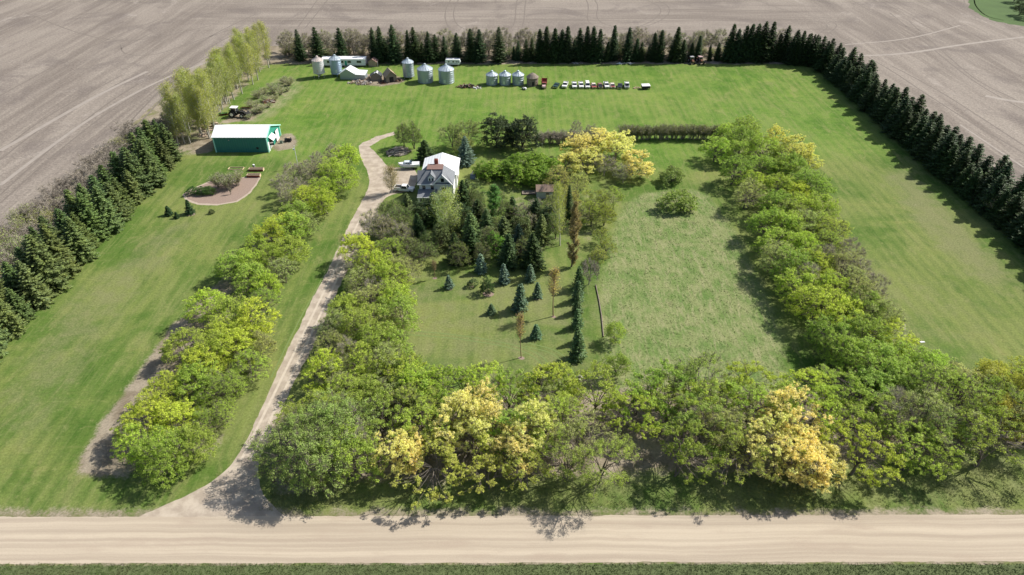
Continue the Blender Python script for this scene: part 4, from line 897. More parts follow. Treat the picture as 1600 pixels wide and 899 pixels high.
# hipped slate roof with flat brown deck
ex0, ex1, ey0, ey1, ze = -27.1, -16.7, 176.8, 184.9, 5.1; dx0, dx1, dy0, dy1, zd = -24.4, -20.0, 180.1, 183.4, 8.1
r = MB(); r.slab(L(ex0, ey0, ze), L(ex1, ey0, ze), L(dx1, dy0, zd), L(dx0, dy0, zd), .14); r.slab(L(ex0, ey1, ze), L(ex0, ey0, ze), L(dx0, dy0, zd), L(dx0, dy1, zd), .14)
r.slab(L(ex1, ey0, ze), L(ex1, ey1, ze), L(dx1, dy1, zd), L(dx1, dy0, zd), .14); r.slab(L(ex1, ey1, ze), L(ex0, ey1, ze), L(dx0, dy1, zd), L(dx1, dy1, zd), .14); roof = r.build("roof", m_shingle, ho)
r = MB(); r.box(*hb(dx0-.1, dx1+.1, dy0-.1, dy1+.1, zd-.1, zd+.16)); r.build("roof_deck", m_brown, roof)
r = MB(); r.box(*hb(-22.6, -21.5, 183.5, 184.3, 6.5, 9.5)); ch = r.build("chimney", m_brick, roof)
r = MB(); [r.cyl(L(x, 183.9, 9.45), L(x, 183.9, 9.85), .17, n=8) for x in (-22.3, -21.8)]; r.build("flue", m_redwood, roof)
r = MB(); r.box(*hb(ex0-.05, ex1+.05, ey0-.12, ey0-.02, ze-.22, ze+.02)); r.build("eave_gutter", m_white, ho)
# left cross gable
r = MB(); r.prism([(178.2-HY, 5.1), (182.6-HY, 5.1), (180.4-HY, 7.5)], -26.65-HX, -24.6-HX); g2 = r.build("side_gable", m_siding, ho)
r = MB(); r.slab(L(-27.2, 177.9, 5.05), L(-24.0, 177.9, 5.05), L(-23.8, 180.4, 7.75), L(-27.2, 180.4, 7.75), .12); r.slab(L(-24.0, 182.9, 5.05), L(-27.2, 182.9, 5.05), L(-27.2, 180.4, 7.75), L(-23.8, 180.4, 7.75), .12); r.build("gable_roof", m_shingle, g2)
# right front gable
r = MB(); r.prism([(-22.4-HX, 5.1), (-17.3-HX, 5.1), (-19.85-HX, 7.9)], 177.2-HY, 180.6-HY, 'y'); g3 = r.build("front_gable", m_siding, ho)
r = MB(); r.slab(L(-22.7, 176.7, 4.95), L(-19.85, 176.7, 8.1), L(-19.85, 181.5, 8.1), L(-22.7, 181.5, 4.95), .12); r.slab(L(-19.85, 176.7, 8.1), L(-17.0, 176.7, 4.95), L(-17.0, 181.5, 4.95), L(-19.85, 181.5, 8.1), .12); r.build("gable_roof", m_shingle, g3)
r = MB(); r.slab(L(-22.8, 176.45, 5.0), L(-19.85, 176.45, 8.22), L(-19.85, 176.75, 8.22), L(-22.8, 176.75, 5.0), .3); r.slab(L(-19.85, 176.45, 8.22), L(-16.9, 176.45, 5.0), L(-16.9, 176.75, 5.0), L(-19.85, 176.75, 8.22), .3); r.build("rake_board", m_white, g3)
# dormer
dm = MB(); dm.box(*hb(-24.0, -22.2, 177.5, 179.4, 5.1, 7.0)); dm.prism([(-24.0-HX, 7.0), (-22.2-HX, 7.0), (-23.1-HX, 7.95)], 177.5-HY, 180.2-HY, 'y'); dm = dm.build("dormer", m_siding, ho)
r = MB(); r.slab(L(-24.35, 177.2, 6.75), L(-23.1, 177.2, 8.12), L(-23.1, 180.4, 8.12), L(-24.35, 180.4, 6.75), .1); r.slab(L(-23.1, 177.2, 8.12), L(-21.85, 177.2, 6.75), L(-21.85, 180.4, 6.75), L(-23.1, 180.4, 8.12), .1); r.build("dormer_roof", m_shingle, dm)
for x in (-23.5, -22.7):
    r = MB(); r.box(*hb(x-.3, x+.3, 177.42, 177.5, 5.75, 6.75)); f = r.build("window", m_white, dm)
def window(x, y, z, wd, hg, face='y', parent=ho):
    r = MB(); r.box(L(x, y, z), (wd+.2, .1, hg+.2) if face == 'y' else (.1, wd+.2, hg+.2)); f = r.build("window", m_white, parent)
    s_ = -.06 if face == 'y' else .06
    r = MB(); r.box(L(x+(s_ if face != 'y' else 0), y+(s_ if face == 'y' else 0), z), (wd, .02, hg) if face == 'y' else (.02, wd, hg)); r.build("pane", m_glass, f)
for x in (-23.5, -22.7):
    r = MB(); r.box(*hb(x-.2, x+.2, 177.38, 177.42, 5.85, 6.65)); r.build("pane", m_glass, dm)
for x in (-25.3, -22.9): window(x, 177.24, 3.9, .9, 1.2)
window(-19.85, 177.14, 6.2, .9, 1.1); window(-19.6, 177.24, 3.3, 1.4, 1.2)
for y in (187, 191): window(-16.34, y, 2.6, 1.2, 1.1, 'x')
r = MB(); r.box(L(-16.32, 189, 1.1), (.08, 1.0, 2.1)); r.build("door", m_tan, ho)
# front porch with slate roof
r = MB(); r.slab(L(-27.0, 174.0, 2.45), L(-21.5, 174.0, 2.45), L(-21.5, 177.25, 3.35), L(-27.0, 177.25, 3.35), .12); pr_ = r.build("porch_roof", m_shingle, ho)
r = MB(); r.box(*hb(-26.9, -21.6, 174.3, 177.25, 0, 2.35)); r.build("porch", m_siding, ho)
r = MB(); r.box(*hb(-27.05, -21.45, 173.85, 173.97, 2.2, 2.45)); r.build("porch_gutter", m_white, ho)
r = MB(); r.box(L(-24.5, 174.2, 1.3), (3.4, .1, 1.1)); r.build("porch_window", m_glass, ho)

# small shed right of the yard
sx, sy = U(851, 310)
s2 = thing("garden_shed", "small pale shed with brown roof right of the yard bushes", "shed", (sx, sy, 0), .02)
w = MB(); w.box((0, 1.4, 1.25), (4.6, 3.2, 2.5)); w.prism([(-.2, 2.5), (3.0, 2.5), (1.4, 3.6)], -2.3, 2.3); w.build("wall", simple("pale grey boards", (.45, .47, .48), .8), s2)
w = MB(); w.slab((-2.6, -.5, 2.35), (2.6, -.5, 2.35), (2.6, 1.4, 3.75), (-2.6, 1.4, 3.75), .1); w.slab((2.6, 3.3, 2.35), (-2.6, 3.3, 2.35), (-2.6, 1.4, 3.75), (2.6, 1.4, 3.75), .1); w.build("roof", simple("brown shingles", (.30, .215, .165), .9, var=.25, scale=5), s2)
w = MB(); w.box((.8, -.23, 1.0), (.9, .06, 1.9)); w.build("door", m_wood, s2)
fx, fy = U(828, 302)
t = thing("yard_deck", "low grey plank platform beside the small brown-roofed shed", "deck", (fx, fy, 0))
w = MB(); [w.box((-2.2+i*.36, 0, .3), (.3, 2.4, .06)) for i in range(13)]; w.build("planks", m_wood, t); w = MB(); [w.box((x, yq, .14), (.15, .15, .26)) for x in (-2, 2) for yq in (-1, 1)]; w.build("posts", m_wood, t)

# ------------------------------------------------------------------ grain bins
def grain_bin(px, py, r, he, hr, label, wall, roof, hopper=0.0, door=True):
    x, y_ = U(px, py); y_ += r
    t = thing("grain_bin", label, "grain bin", (x, y_, 0), RNG.uniform(-.3, .3))
    z0 = hopper
    m = MB(); m.lathe([(r, z0+.05), (r, he)], 32)
    if hopper: m.lathe([(r*.98, z0+.06), (.35, .55)], 32)
    m.build("bin_wall", wall, t, smooth=True)
    m = MB(); m.lathe([(r+.16, he-.08), (r+.10, he+.02), (r*.55, he+hr*.5), (.45, he+hr*.93)], 32); rf = m.build("bin_roof", roof, t)
    m = MB(); m.lathe([(.42, he+hr*.9), (.42, he+hr+.22), (.5, he+hr+.24), (.05, he+hr+.5)], 12); m.build("roof_cap", roof, rf)
    m = MB()
    for i in range(16):
        a = 2*math.pi*i/16; m.cyl(((r+.1)*math.cos(a), (r+.1)*math.sin(a), he+.08), (.5*math.cos(a), .5*math.sin(a), he+hr*.95), .045, n=4)
    m.build("roof_ribs", roof, rf)
    m = MB(); zz = z0+.3
    while zz < he: m.lathe([(r+.005, zz), (r+.05, zz+.04), (r+.005, zz+.08)], 32); zz += .85
    m.build("wall_bands", wall, t)
    if hopper:
        m = MB(); m.lathe([(r+.02, z0-.05), (r+.1, z0+.0), (r+.02, z0+.25)], 32); m.build("skirt_ring", wall, t)
        for i in range(6):
            a = 2*math.pi*(i+.5)/6; m = MB(); m.cyl((r*math.cos(a), r*math.sin(a), 0), (r*math.cos(a), r*math.sin(a), z0+.1), .08, n=6); m.build("leg", wall, t)
        m = MB(); m.cyl((0, -.3, .5), (.4, -r-1.2, 1.4), .12, n=8); m.build("spout", wall, t)
    if door:
        m = MB(); m.box((0, -r-.03, z0+1.2), (.8, .12, 1.3)); m.build("door", roof, t)
        m = MB(); [m.box((s+.9, -r*.965-.06, (he+z0)/2+.3), (.05, .06, he-z0-.8)) for s in (-.2, .2)]; q = z0+.8
        while q < he-.2: m.box((.9, -r*.965-.06, q), (.4, .04, .04)); q += .35
        m.build("ladder", m_galv, t)
    return t
grain_bin(498, 123.5, 2.3, 7.1, 1.3, "whitish rust-stained hopper bin, leftmost of the grain bins", m_galvpale, m_rustroof, 2.0)
grain_bin(525, 121, 2.35, 7.0, 1.3, "tall blue-grey hopper bin second from left beside the mobile home", sheetmetal("blue-grey bin steel", (.33, .44, .55), .4, .4, 2.6, 2, .12, (.3, .33, .35), .25), m_galvroof, 1.2)
grain_bin(638, 125, 2.3, 6.7, 1.3, "narrow grey hopper bin left of the two wide bins", m_galv, m_galvroof, 1.0)
grain_bin(664, 131.5, 3.15, 5.3, 1.7, "left of the two wide galvanised bins", m_galv, m_galvroof)
grain_bin(697, 132.5, 3.15, 5.4, 1.7, "right of the two wide galvanised bins", m_galv, m_galvroof)
grain_bin(768.5, 134.5, 2.35, 3.9, 1.3, "left of the three small galvanised bins", m_galv, m_galvroof)
grain_bin(789, 134.5, 2.35, 3.9, 1.3, "middle of the three small galvanised bins", m_galv, m_galvroof)
grain_bin(809.5, 134.5, 2.35, 3.9, 1.3, "right of the three small galvanised bins", m_galv, m_galvroof)
# round wooden granary
x, y_ = U(832, 136); t = thing("wooden_granary", "round weathered brown wooden granary beside the red truck", "granary", (x, y_+2.3, 0))
m = MB(); m.lathe([(2.3, 0), (2.3, 3.4)], 12); m.build("board_wall", m_wood, t); m = MB(); m.lathe([(2.6, 3.3), (1.3, 4.4), (.02, 5.1)], 12); m.build("roof", m_wood, t)
m = MB(); [m.lathe([(2.32, z), (2.38, z+.05), (2.32, z+.1)], 12) for z in (.6, 1.6, 2.6)]; m.build("iron_hoops", m_rust, t)
m = MB(); m.box((.2, -2.3, 1.2), (.8, .1, 1.6)); m.build("door", m_darkin, t)

# ------------------------------------------------------------------ mobile home, sheds, junk
x, y_ = U(538, 104.5); t = thing("mobile_home", "long white mobile home under the spruces behind the bins", "mobile home", (x, y_+2, 0))
m = MB(); m.box((0, 0, 1.85), (18.6, 4, 2.6)); m.build("body", m_siding, t)
m = MB(); m.prism([(-2.2, 3.15), (2.2, 3.15), (2.2, 3.3), (0, 3.62), (-2.2, 3.3)], -9.5, 9.5); m.build("roof", m_whiteroof, t)
for wx, ww in ((-6.5, 1.4), (-3.6, .9), (2.4, 1.5), (6.6, 1.9), (-.6, 1.0)):
    m = MB(); m.box((wx, -2.03, 2.1), (ww, .08, .9)); m.build("window", m_glass, t)
m = MB(); m.box((.9, -2.04, 1.55), (.9, .08, 1.9)); m.build("door", m_teal_trim, t)
m = MB(); m.box((0, 0, .28), (18, 3.6, .55)); m.build("skirting", m_darkin, t)
m = MB(); m.box((.9, -2.6, .25), (1.4, 1.0, .5)); m.build("steps", m_wood, t)
x, y_ = U(583, 104.5); t = thing("tan_shed", "small tan shed with brown roof right of the mobile home", "shed", (x, y_+1.4, 0), -.15)
m = MB(); m.box((0, 0, 1.1), (3.4, 2.8, 2.2)); m.prism([(-1.7, 2.2), (1.7, 2.2), (0, 3.2)], -1.4, 1.4, 'y'); m.build("wall", m_tan, t)
m = MB(); m.slab((-1.95, -1.6, 2.1), (0, -1.6, 3.35), (0, 1.6, 3.35), (-1.95, 1.6, 2.1), .1); m.slab((0, -1.6, 3.35), (1.95, -1.6, 2.1), (1.95, 1.6, 2.1), (0, 1.6, 3.35), .1); m.build("roof", m_brown, t)
m = MB(); m.box((2.0, -.6, 1.0), (.1, 1.0, 2.0), .5); m.build("door", m_white, t)
# galvanised double shed
x, y_ = U(552, 125); t = thing("metal_shed", "grey metal shed with two bright sagging roofs beside the rubble", "shed", (x, y_+2, 0), -.12)
m = MB(); m.prism([(-5.2, 0), (1.2, 0), (1.2, 2.6), (-1.9, 4.3), (-5.2, 2.3)], -2, 2.4, 'y'); m.build("wall", m_galv, t)
m = MB(); m.slab((-2.1, -2.3, 4.45), (1.0, -2.4, 2.75), (1.6, 2.5, 2.9), (-1.8, 2.6, 4.6), .08); m.slab((-5.4, -2.2, 2.3), (-2.1, -2.3, 4.45), (-1.8, 2.6, 4.6), (-5.3, 2.6, 2.5), .08); m.build("roof", m_whiteroof, t)
m = MB(); m.box((3.3, -.2, 1.15), (4.1, 3.6, 2.3)); lt = m.build("lean_to", m_galv, t)
m = MB(); m.slab((1.2, -2.3, 2.35), (5.6, -2.3, 2.25), (5.7, 1.9, 3.0), (1.4, 1.9, 3.1), .08); m.build("lean_to_roof", m_whiteroof, lt)
# collapsed dark shed
x, y_ = U(587, 127); t = thing("collapsed_shed", "dark collapsing shed with torn white panels beside the rubble", "shed", (x, y_+1.8, 0), .1)
m = MB(); m.prism([(-2.4, 0), (2.4, 0), (2.2, 1.9), (.3, 3.3), (-2.0, 2.1)], -1.6, 1.8, 'y'); m.build("wall", m_wood, t)
m = MB(); m.slab((-2.6, -1.8, 1.9), (.3, -1.9, 3.5), (.5, 2.0, 3.4), (-2.3, 2.0, 2.0), .1); m.slab((.3, -1.9, 3.5), (2.7, -1.6, 1.6), (2.4, 2.1, 1.9), (.5, 2.0, 3.4), .1); m.build("roof", simple("black torn roofing", (.06, .065, .075), .8, var=.3), t)
m = MB(); m.slab((.5, -1.96, 3.5), (1.0, -1.9, 3.2), (1.1, .6, 3.3), (.6, .6, 3.6), .06); m.slab((-.5, -2.0, 3.2), (.3, -2.0, 3.6), (.1, -1.0, 3.65), (-.6, -1.0, 3.3), .06); m.build("torn_panel", m_white, t)
# brown A-roofed granary
x, y_ = U(609, 129); t = thing("leaning_granary", "brown wooden granary with steep gable and dark open doorway", "granary", (x, y_+2.0, 0), .42)
m = MB(); m.prism([(-2.2, 0), (2.2, 0), (2.2, 2.6), (0, 4.6), (-2.2, 2.6)], -2, 2.2, 'y'); m.build("wall", m_wood, t)
m = MB(); m.slab((-2.6, -2.4, 2.3), (0, -2.4, 4.8), (0, 2.6, 4.8), (-2.6, 2.6, 2.3), .1); m.slab((0, -2.4, 4.8), (2.6, -2.4, 2.3), (2.6, 2.6, 2.3), (0, 2.6, 4.8), .1); m.build("roof", m_tan, t)
m = MB(); m.box((0, -2.03, 1.1), (1.7, .06, 2.1)); m.build("door_opening", m_darkin, t)
def pile(name, px, py, rx, ry, hz, n, mats, label, cat_, seed, kind='plank', ln=(1.0, 2.6)):
    rr = random.Random(seed); x, y_ = U(px, py); t = thing(name, label, cat_, (x, y_, 0)); 
    ms = [MB() for _ in mats]
    for i in range(n):
        a = rr.uniform(0, 6.28); q = rr.random()**.6; p = (rx*q*math.cos(a), ry*q*math.sin(a), hz*(1-q*q)*rr.random()+.15)
        k = rr.randrange(len(mats))
        if kind == 'plank': ms[k].box(p, (rr.uniform(*ln), rr.uniform(.12, .4), rr.uniform(.06, .2)), rr.uniform(0, 3.14), ('Y', rr.uniform(-.5, .5)))
        elif kind == 'log': 
            L2 = rr.uniform(*ln)/2; c, s = math.cos(.5+rr.gauss(0, .3)), math.sin(.5+rr.gauss(0, .3)); ms[k].cyl((p[0]-c*L2, p[1]-s*L2, p[2]), (p[0]+c*L2, p[1]+s*L2, p[2]+rr.uniform(-.3, .3)), rr.uniform(.12, .26), n=7)
        else: ms[k].frus(p[0]-.35*rr.random()-.15, p[0]+.35, p[1]-.3, p[1]+.3*rr.random()+.1, p[2]-.3, p[2]+.25*rr.random()+.1, .1, .12, .1)
    for nm, mm, mt in zip(("pieces", "rubble", "scraps", "chunks"), ms, mats):
        if mm.v: mm.build(nm, mt, t)
    return t
pile("rubble_pile", 563, 130, 5.2, 2.6, .9, 150, [m_tan, m_wood, m_concrete], "pinkish rubble heap in front of the grey metal shed", "rubble", 1, 'plank', (.4, 1.3))
pile("lumber_pile", 577, 124, 2.2, 2.6, .8, 50, [m_tan, m_wood], "tan lumber scraps between metal shed and collapsed shed", "lumber", 2, 'plank', (.6, 1.8))
pile("scrap_pile", 622, 127, 2.0, 2.0, .8, 45, [m_tan, m_rust], "tan and rusty scrap heap right of the leaning granary", "scrap", 3, 'plank', (.6, 1.6))
pile("scrap_pile", 597, 130, 2.4, 1.2, .5, 30, [m_rust, m_darkin], "dark rusty scrap between collapsed shed and leaning granary", "scrap", 4, 'plank', (.6, 1.6))
pile("junk_pile", 732, 136.5, 5.2, 1.3, 1.0, 90, [m_rust, m_darkin, m_wood], "long dark junk pile between wide bins and small bins", "junk", 5, 'plank', (.8, 2.4))
pile("junk_pile", 747, 138, 2.0, .9, .5, 20, [m_white, m_concrete], "small pile of white scrap at the end of the long dark pile", "junk", 6, 'plank', (.6, 1.6))
pile("junk_pile", 995, 138, 1.6, .8, .4, 16, [m_cedar, m_tan], "low tan scrap pile between last pickup and white trailer", "junk", 7, 'plank', (.4, 1.1))
pile("log_pile", 331, 200, 3.0, 3.4, 2.0, 90, [bark_mat("cut pale logs", (.35, .25, .17), (.68, .56, .44), 5), m_bark], "heap of pale cut logs between poplars and green shed", "log pile", 8, 'log', (1.2, 2.8))
pile("log_pile", 320, 212, 1.6, 1.8, 1.0, 24, [bark_mat("cut logs", (.35, .25, .17), (.62, .52, .42), 5), m_wood], "small log heap at the left corner of the green shed", "log pile", 9, 'log', (.8, 1.8))
pile("brush_pile", 622, 239, 3.4, 3.0, 1.5, 170, [m_twig, m_bark], "tangled heap of cut branches behind the boat", "brush pile", 10, 'log', (.8, 2.4))
pile("rock_pile", 904, 594, 1.3, 1.0, .7, 34, [m_concrete, m_wood], "small rock pile at the lower right of the lawn", "rock pile", 11, 'rock')
pile("debris_pile", 905, 99.5, 3.6, .8, .35, 30, [m_concrete, m_wood], "low grey debris under the back windbreak behind parked cars", "debris", 12, 'plank', (.6, 1.8))
pile("debris_pile", 978, 100, 4.2, .8, .4, 34, [m_concrete, m_white], "whitish debris under the back windbreak right of the first debris", "debris", 13, 'plank', (.6, 1.8))
pile("brush_pile", 420, 160, 2.2, 1.6, .9, 60, [m_twig, m_rust], "reddish-brown brush heap in the rough grass by poplars", "brush pile", 14, 'log', (.7, 1.8))
for px, py, lb in ((1056.5, 96, "left of two upright white tanks under the back windbreak"), (1064.5, 96, "right of two upright white tanks under the back windbreak")):
    x, y_ = U(px, py); t = thing("white_tank", lb, "tank", (x, y_, 0)); m = MB(); m.lathe([(.9, 0), (.9, 1.5), (.55, 2.1), (.1, 2.4)], 16); m.build("tank_shell", m_white, t, smooth=True); m = MB(); m.lathe([(.25, 2.3), (.25, 2.5), (.02, 2.55)], 10); m.build("lid", m_concrete, t)

# ------------------------------------------------------------------ vehicles
def paint(name, c, rough=.35): return simple(name, c, rough, var=.08, scale=1.2, spec=.5)
def wheels(t, xs, ys, r=.34, w_=.24):
    for x in xs:
        for yq in ys:
            m = MB(); m.cyl((x-w_/2, yq, r), (x+w_/2, yq, r), r, n=14); wh = m.build("wheel", m_tire, t)
            s = 1 if x > 0 else -1; m = MB(); m.cyl((x+s*w_/2-.01, yq, r), (x+s*(w_/2+.03), yq, r), r*.55, n=10); m.build("rim", m_chrome, wh)
def lights(t, xs, yq, z, name="headlight"):
    for x in xs:
        m = MB(); m.box((x, yq, z), (.32, .08, .18)); m.build(name, m_chrome if name == "headlight" else m_redwood, t)
def car(px, py, kind, body, label, cat_, rz=0.0, roofc=None, hood=None, zoff=0):
    x, y_ = U(px, py); Lc = {"sedan": 4.7, "pickup": 5.3, "van": 4.9, "old": 4.6}[kind]; t = thing({"sedan": "parked_car", "pickup": "pickup_truck", "van": "parked_van", "old": "old_car"}[kind], label, cat_, (x, y_+Lc/2, 0), rz)
    y0, y1 = -Lc/2, Lc/2; W = .92
    if kind in ("sedan", "old"):
        zb = .92; prof = [(y0, .35), (y1, .35), (y1, .85), (y1-.3, zb), (y0+.4, .85), (y0, .68)]
        if kind == "old": prof = [(y0, .4), (y1, .4), (y1, .75), (y1-.5, 1.05), (y0+.9, 1.05), (y0+.2, .95), (y0, .7)]
        c0, c1, zt, if_, ib = y0+1.35, y1-.75, 1.43, .62, .5
    elif kind == "pickup":
        zb = 1.08; prof = [(y0, .42), (y1, .42), (y1, 1.08), (y0+.2, 1.08), (y0, .95)]; c0, c1, zt, if_, ib = y0+1.45, y0+3.25, 1.82, .45, .08
    else:
        zb = 1.1; prof = [(y0, .4), (y1, .4), (y1, 1.1), (y0+.9, 1.1), (y0+.15, .95), (y0, .75)]; c0, c1, zt, if_, ib = y0+.95, y1-.05, 1.98, .55, .1
    m = MB(); m.prism(prof, -W, W); m.build("body", body, t)
    if hood: m = MB(); m.box((0, y0+.72, prof[-2][1]+.03), (1.5, 1.1, .05)); m.build("hood", hood, t)
    zc = 1.05 if kind == "old" else zb-.02
    m = MB(); m.frus(-W+.04, W-.04, c0, c1, zc, zt-.06, .17, if_, ib); m.build("window_glass", m_glass, t)
    m = MB(); m.frus(-W+.18, W-.18, c0+if_-.02, c1-ib+.02, zt-.06, zt, .05, .06, .06); rf = m.build("roof", roofc or body, t)
    m = MB()
    for sx_ in (-1, 1):
        for (ya, yb2) in ((c0, c0+if_), (c1, c1-ib)): m.cyl((sx_*(W-.05), ya, zc), (sx_*(W-.2), yb2, zt-.04), .05, n=4)
    m.build("window_pillar", roofc or body, t)
    wheels(t, (-W+.1, W-.1), (y0+.85, y1-.95)); lights(t, (-.62, .62), y0-.02, .72)
    m = MB(); m.box((0, y0-.06, .48), (1.75, .14, .2)); m.build("bumper", m_chrome, t)
    m = MB(); m.box((0, y0-.02, .72), (.8, .06, .18)); m.build("grille", m_darkin, t)
    if kind == "pickup":
        m = MB(); m.box((0, (c1+y1)/2+.02, 1.09), (1.5, y1-c1-.25, .03)); m.build("bed_floor", m_darkin, t)
        m = MB(); [m.box((s*(W-.06), (c1+y1)/2, 1.2), (.12, y1-c1, .26)) for s in (-1, 1)]; m.box((0, y1-.05, 1.2), (1.7, .1, .26)); m.build("bed_side", body, t)
    return t
pw, pg, pr, pk, pb, pc = paint("white car paint", (.78, .78, .76)), paint("dark green car paint", (.03, .07, .06)), paint("faded red car paint", (.28, .06, .05), .6), paint("black car paint", (.025, .028, .035)), paint("brown car paint", (.22, .12, .09), .6), paint("cream car paint", (.66, .58, .50), .5)
prz = lambda: RNG.uniform(-.05, .05)
car(869.5, 139, "old", pg, "rounded dark green old car at the left end of the row", "car", -.32)
car(883.5, 139, "pickup", pw, "white pickup standing apart, second from left in the row", "pickup", -.22, pw)
car(898, 139.5, "pickup", pw, "wide white pickup, third from left beside another white pickup", "pickup", prz())
car(908.5, 139.5, "pickup", pw, "white pickup with bluish grille directly left of the white van", "pickup", prz())
car(918.5, 139.5, "van", pw, "tall white van with dark windscreen in mid row", "van", prz())
car(928.3, 139.5, "sedan", pr, "dark red sedan right of the tall white van", "car", prz(), pc)
car(938.3, 139.5, "sedan", pb, "brown sedan with black hood right of the dark red one", "car", prz(), None, pk)
car(948.3, 139.5, "pickup", pw, "white pickup between brown sedan and pinkish car", "pickup", prz())
car(957.7, 139.5, "sedan", pc, "cream car with faded red hood in the right half of row", "car", prz(), None, pr)
car(969.5, 140, "old", pk, "rounded black car left of the last white-roofed pickup", "car", -.2)
car(980.5, 139.7, "pickup", pw, "white-roofed pickup with black hood at the row's right end", "pickup", -.1, pw, pk)
# red grain truck
x, y_ = U(850.5, 140); t = thing("grain_truck", "old red grain truck with pinkish cab by the round granary", "truck", (x, y_+3, 0), -.08)
m = MB(); m.box((0, .3, .75), (.9, 6.2, .25)); m.build("chassis", m_darkin, t)
m = MB(); m.prism([(-3, .6), (-1.7, .6), (-1.7, 1.55), (-2.6, 1.45), (-3, 1.2)], -.65, .65); m.build("hood", paint("pale pink faded paint", (.60, .42, .40), .6), t)
m = MB(); m.box((0, -1.15, 1.2), (1.8, 1.2, 1.2)); m.frus(-.9, .9, -1.75, -.55, 1.8, 2.25, .1, .2, .05); m.build("cab", pr, t)
m = MB(); m.box((0, -1.68, 1.98), (1.45, .06, .4)); m.build("windscreen", m_glass, t)
m = MB(); m.box((0, 1.5, 1.35), (2.2, 3.6, .15)); [m.box((s*1.05, 1.5, 1.95), (.1, 3.6, 1.1)) for s in (-1, 1)]; m.box((0, -.3, 1.95), (2.2, .1, 1.1)); m.box((0, 3.3, 1.95), (2.2, .1, 1.1)); m.build("grain_box", pr, t)
m = MB(); [m.box((s*1.1, yy, 2.6), (.08, .08, 1.3)) for s in (-1, 1) for yy in (-.2, 1.5, 3.2)]; m.build("rack_stakes", m_darkin, t)
wheels(t, (-.85, .85), (-2.3, 2.0), .45, .3); lights(t, (-.75, .75), -2.9, 1.0)
# white covered trailer at the end, small wagon before the granary
x, y_ = U(1009.5, 140.5); t = thing("utility_trailer", "small white covered trailer at the far right of the car row", "trailer", (x, y_+1, 0), .1)
m = MB(); m.frus(-1.7, 1.5, -.9, .9, .55, 1.5); m.build("box", m_darkin, t); m = MB(); m.slab((-1.85, -1.05, 1.5), (1.6, -1.05, 1.5), (1.5, 1.05, 1.8), (-1.7, 1.05, 1.8), .08); m.build("cover", m_white, t); wheels(t, (-1.0, 1.2), (-.75, .75), .32, .2)
m = MB(); m.cyl((1.5, 0, .5), (2.6, 0, .45), .05, n=6); m.build("drawbar", m_rust, t)
x, y_ = U(819, 141); t = thing("garden_tractor", "tiny pale ride-on mower before the round granary", "mower", (x, y_+.6, 0), .9)
m = MB(); m.prism([(-1.0, .3), (.9, .3), (.9, .6), (-.1, .65), (-.2, .95), (-1.0, .85)], -.38, .38); m.build("body", m_white, t); m = MB(); m.box((0, .45, .85), (.5, .5, .1)); m.box((0, .72, 1.1), (.5, .1, .5)); m.build("seat", m_black, t); wheels(t, (-.5, .5), (-.65, .55), .3, .2)
m = MB(); m.cyl((0, -.1, .9), (0, .1, 1.25), .03, n=6); m.lathe([(0.01, 0), (.01, 0)], 6); m.build("steering_column", m_darkin, t)
# travel trailer
x, y_ = U(708, 103.5); t = thing("travel_trailer", "white travel trailer parked alone under the back windbreak", "camper", (x, y_+1.2, 0), -.03)
m = MB(); m.prism([(-3.2, .6), (2.7, .6), (3.2, 1.3), (3.3, 1.7), (2.9, 2.75), (-3.1, 2.75), (-3.3, 2.3)], -1.2, 1.2, 'y'); m.build("body", m_white, t)
for wx, ww in ((.2, .8), (1.5, .5), (2.3, .6), (-1.8, .7)):
    m = MB(); m.box((wx, -1.22, 1.85), (ww, .06, .5)); m.build("window", m_glass, t)
m = MB(); m.box((-.7, -1.22, 1.6), (.65, .06, 1.7)); m.build("door", m_siding, t)
m = MB(); m.box((-.5, -1.23, 1.0), (5.2, .04, .12)); m.build("stripe", m_blue, t)
for wx in (-.5, .4):
    m = MB(); m.cyl((wx, -1.15, .35), (wx, -.9, .35), .35, n=12); m.build("wheel", m_tire, t)
m = MB(); m.box((0, 0, 2.82), (.8, .6, .2)); m.build("roof_vent", m_white, t)
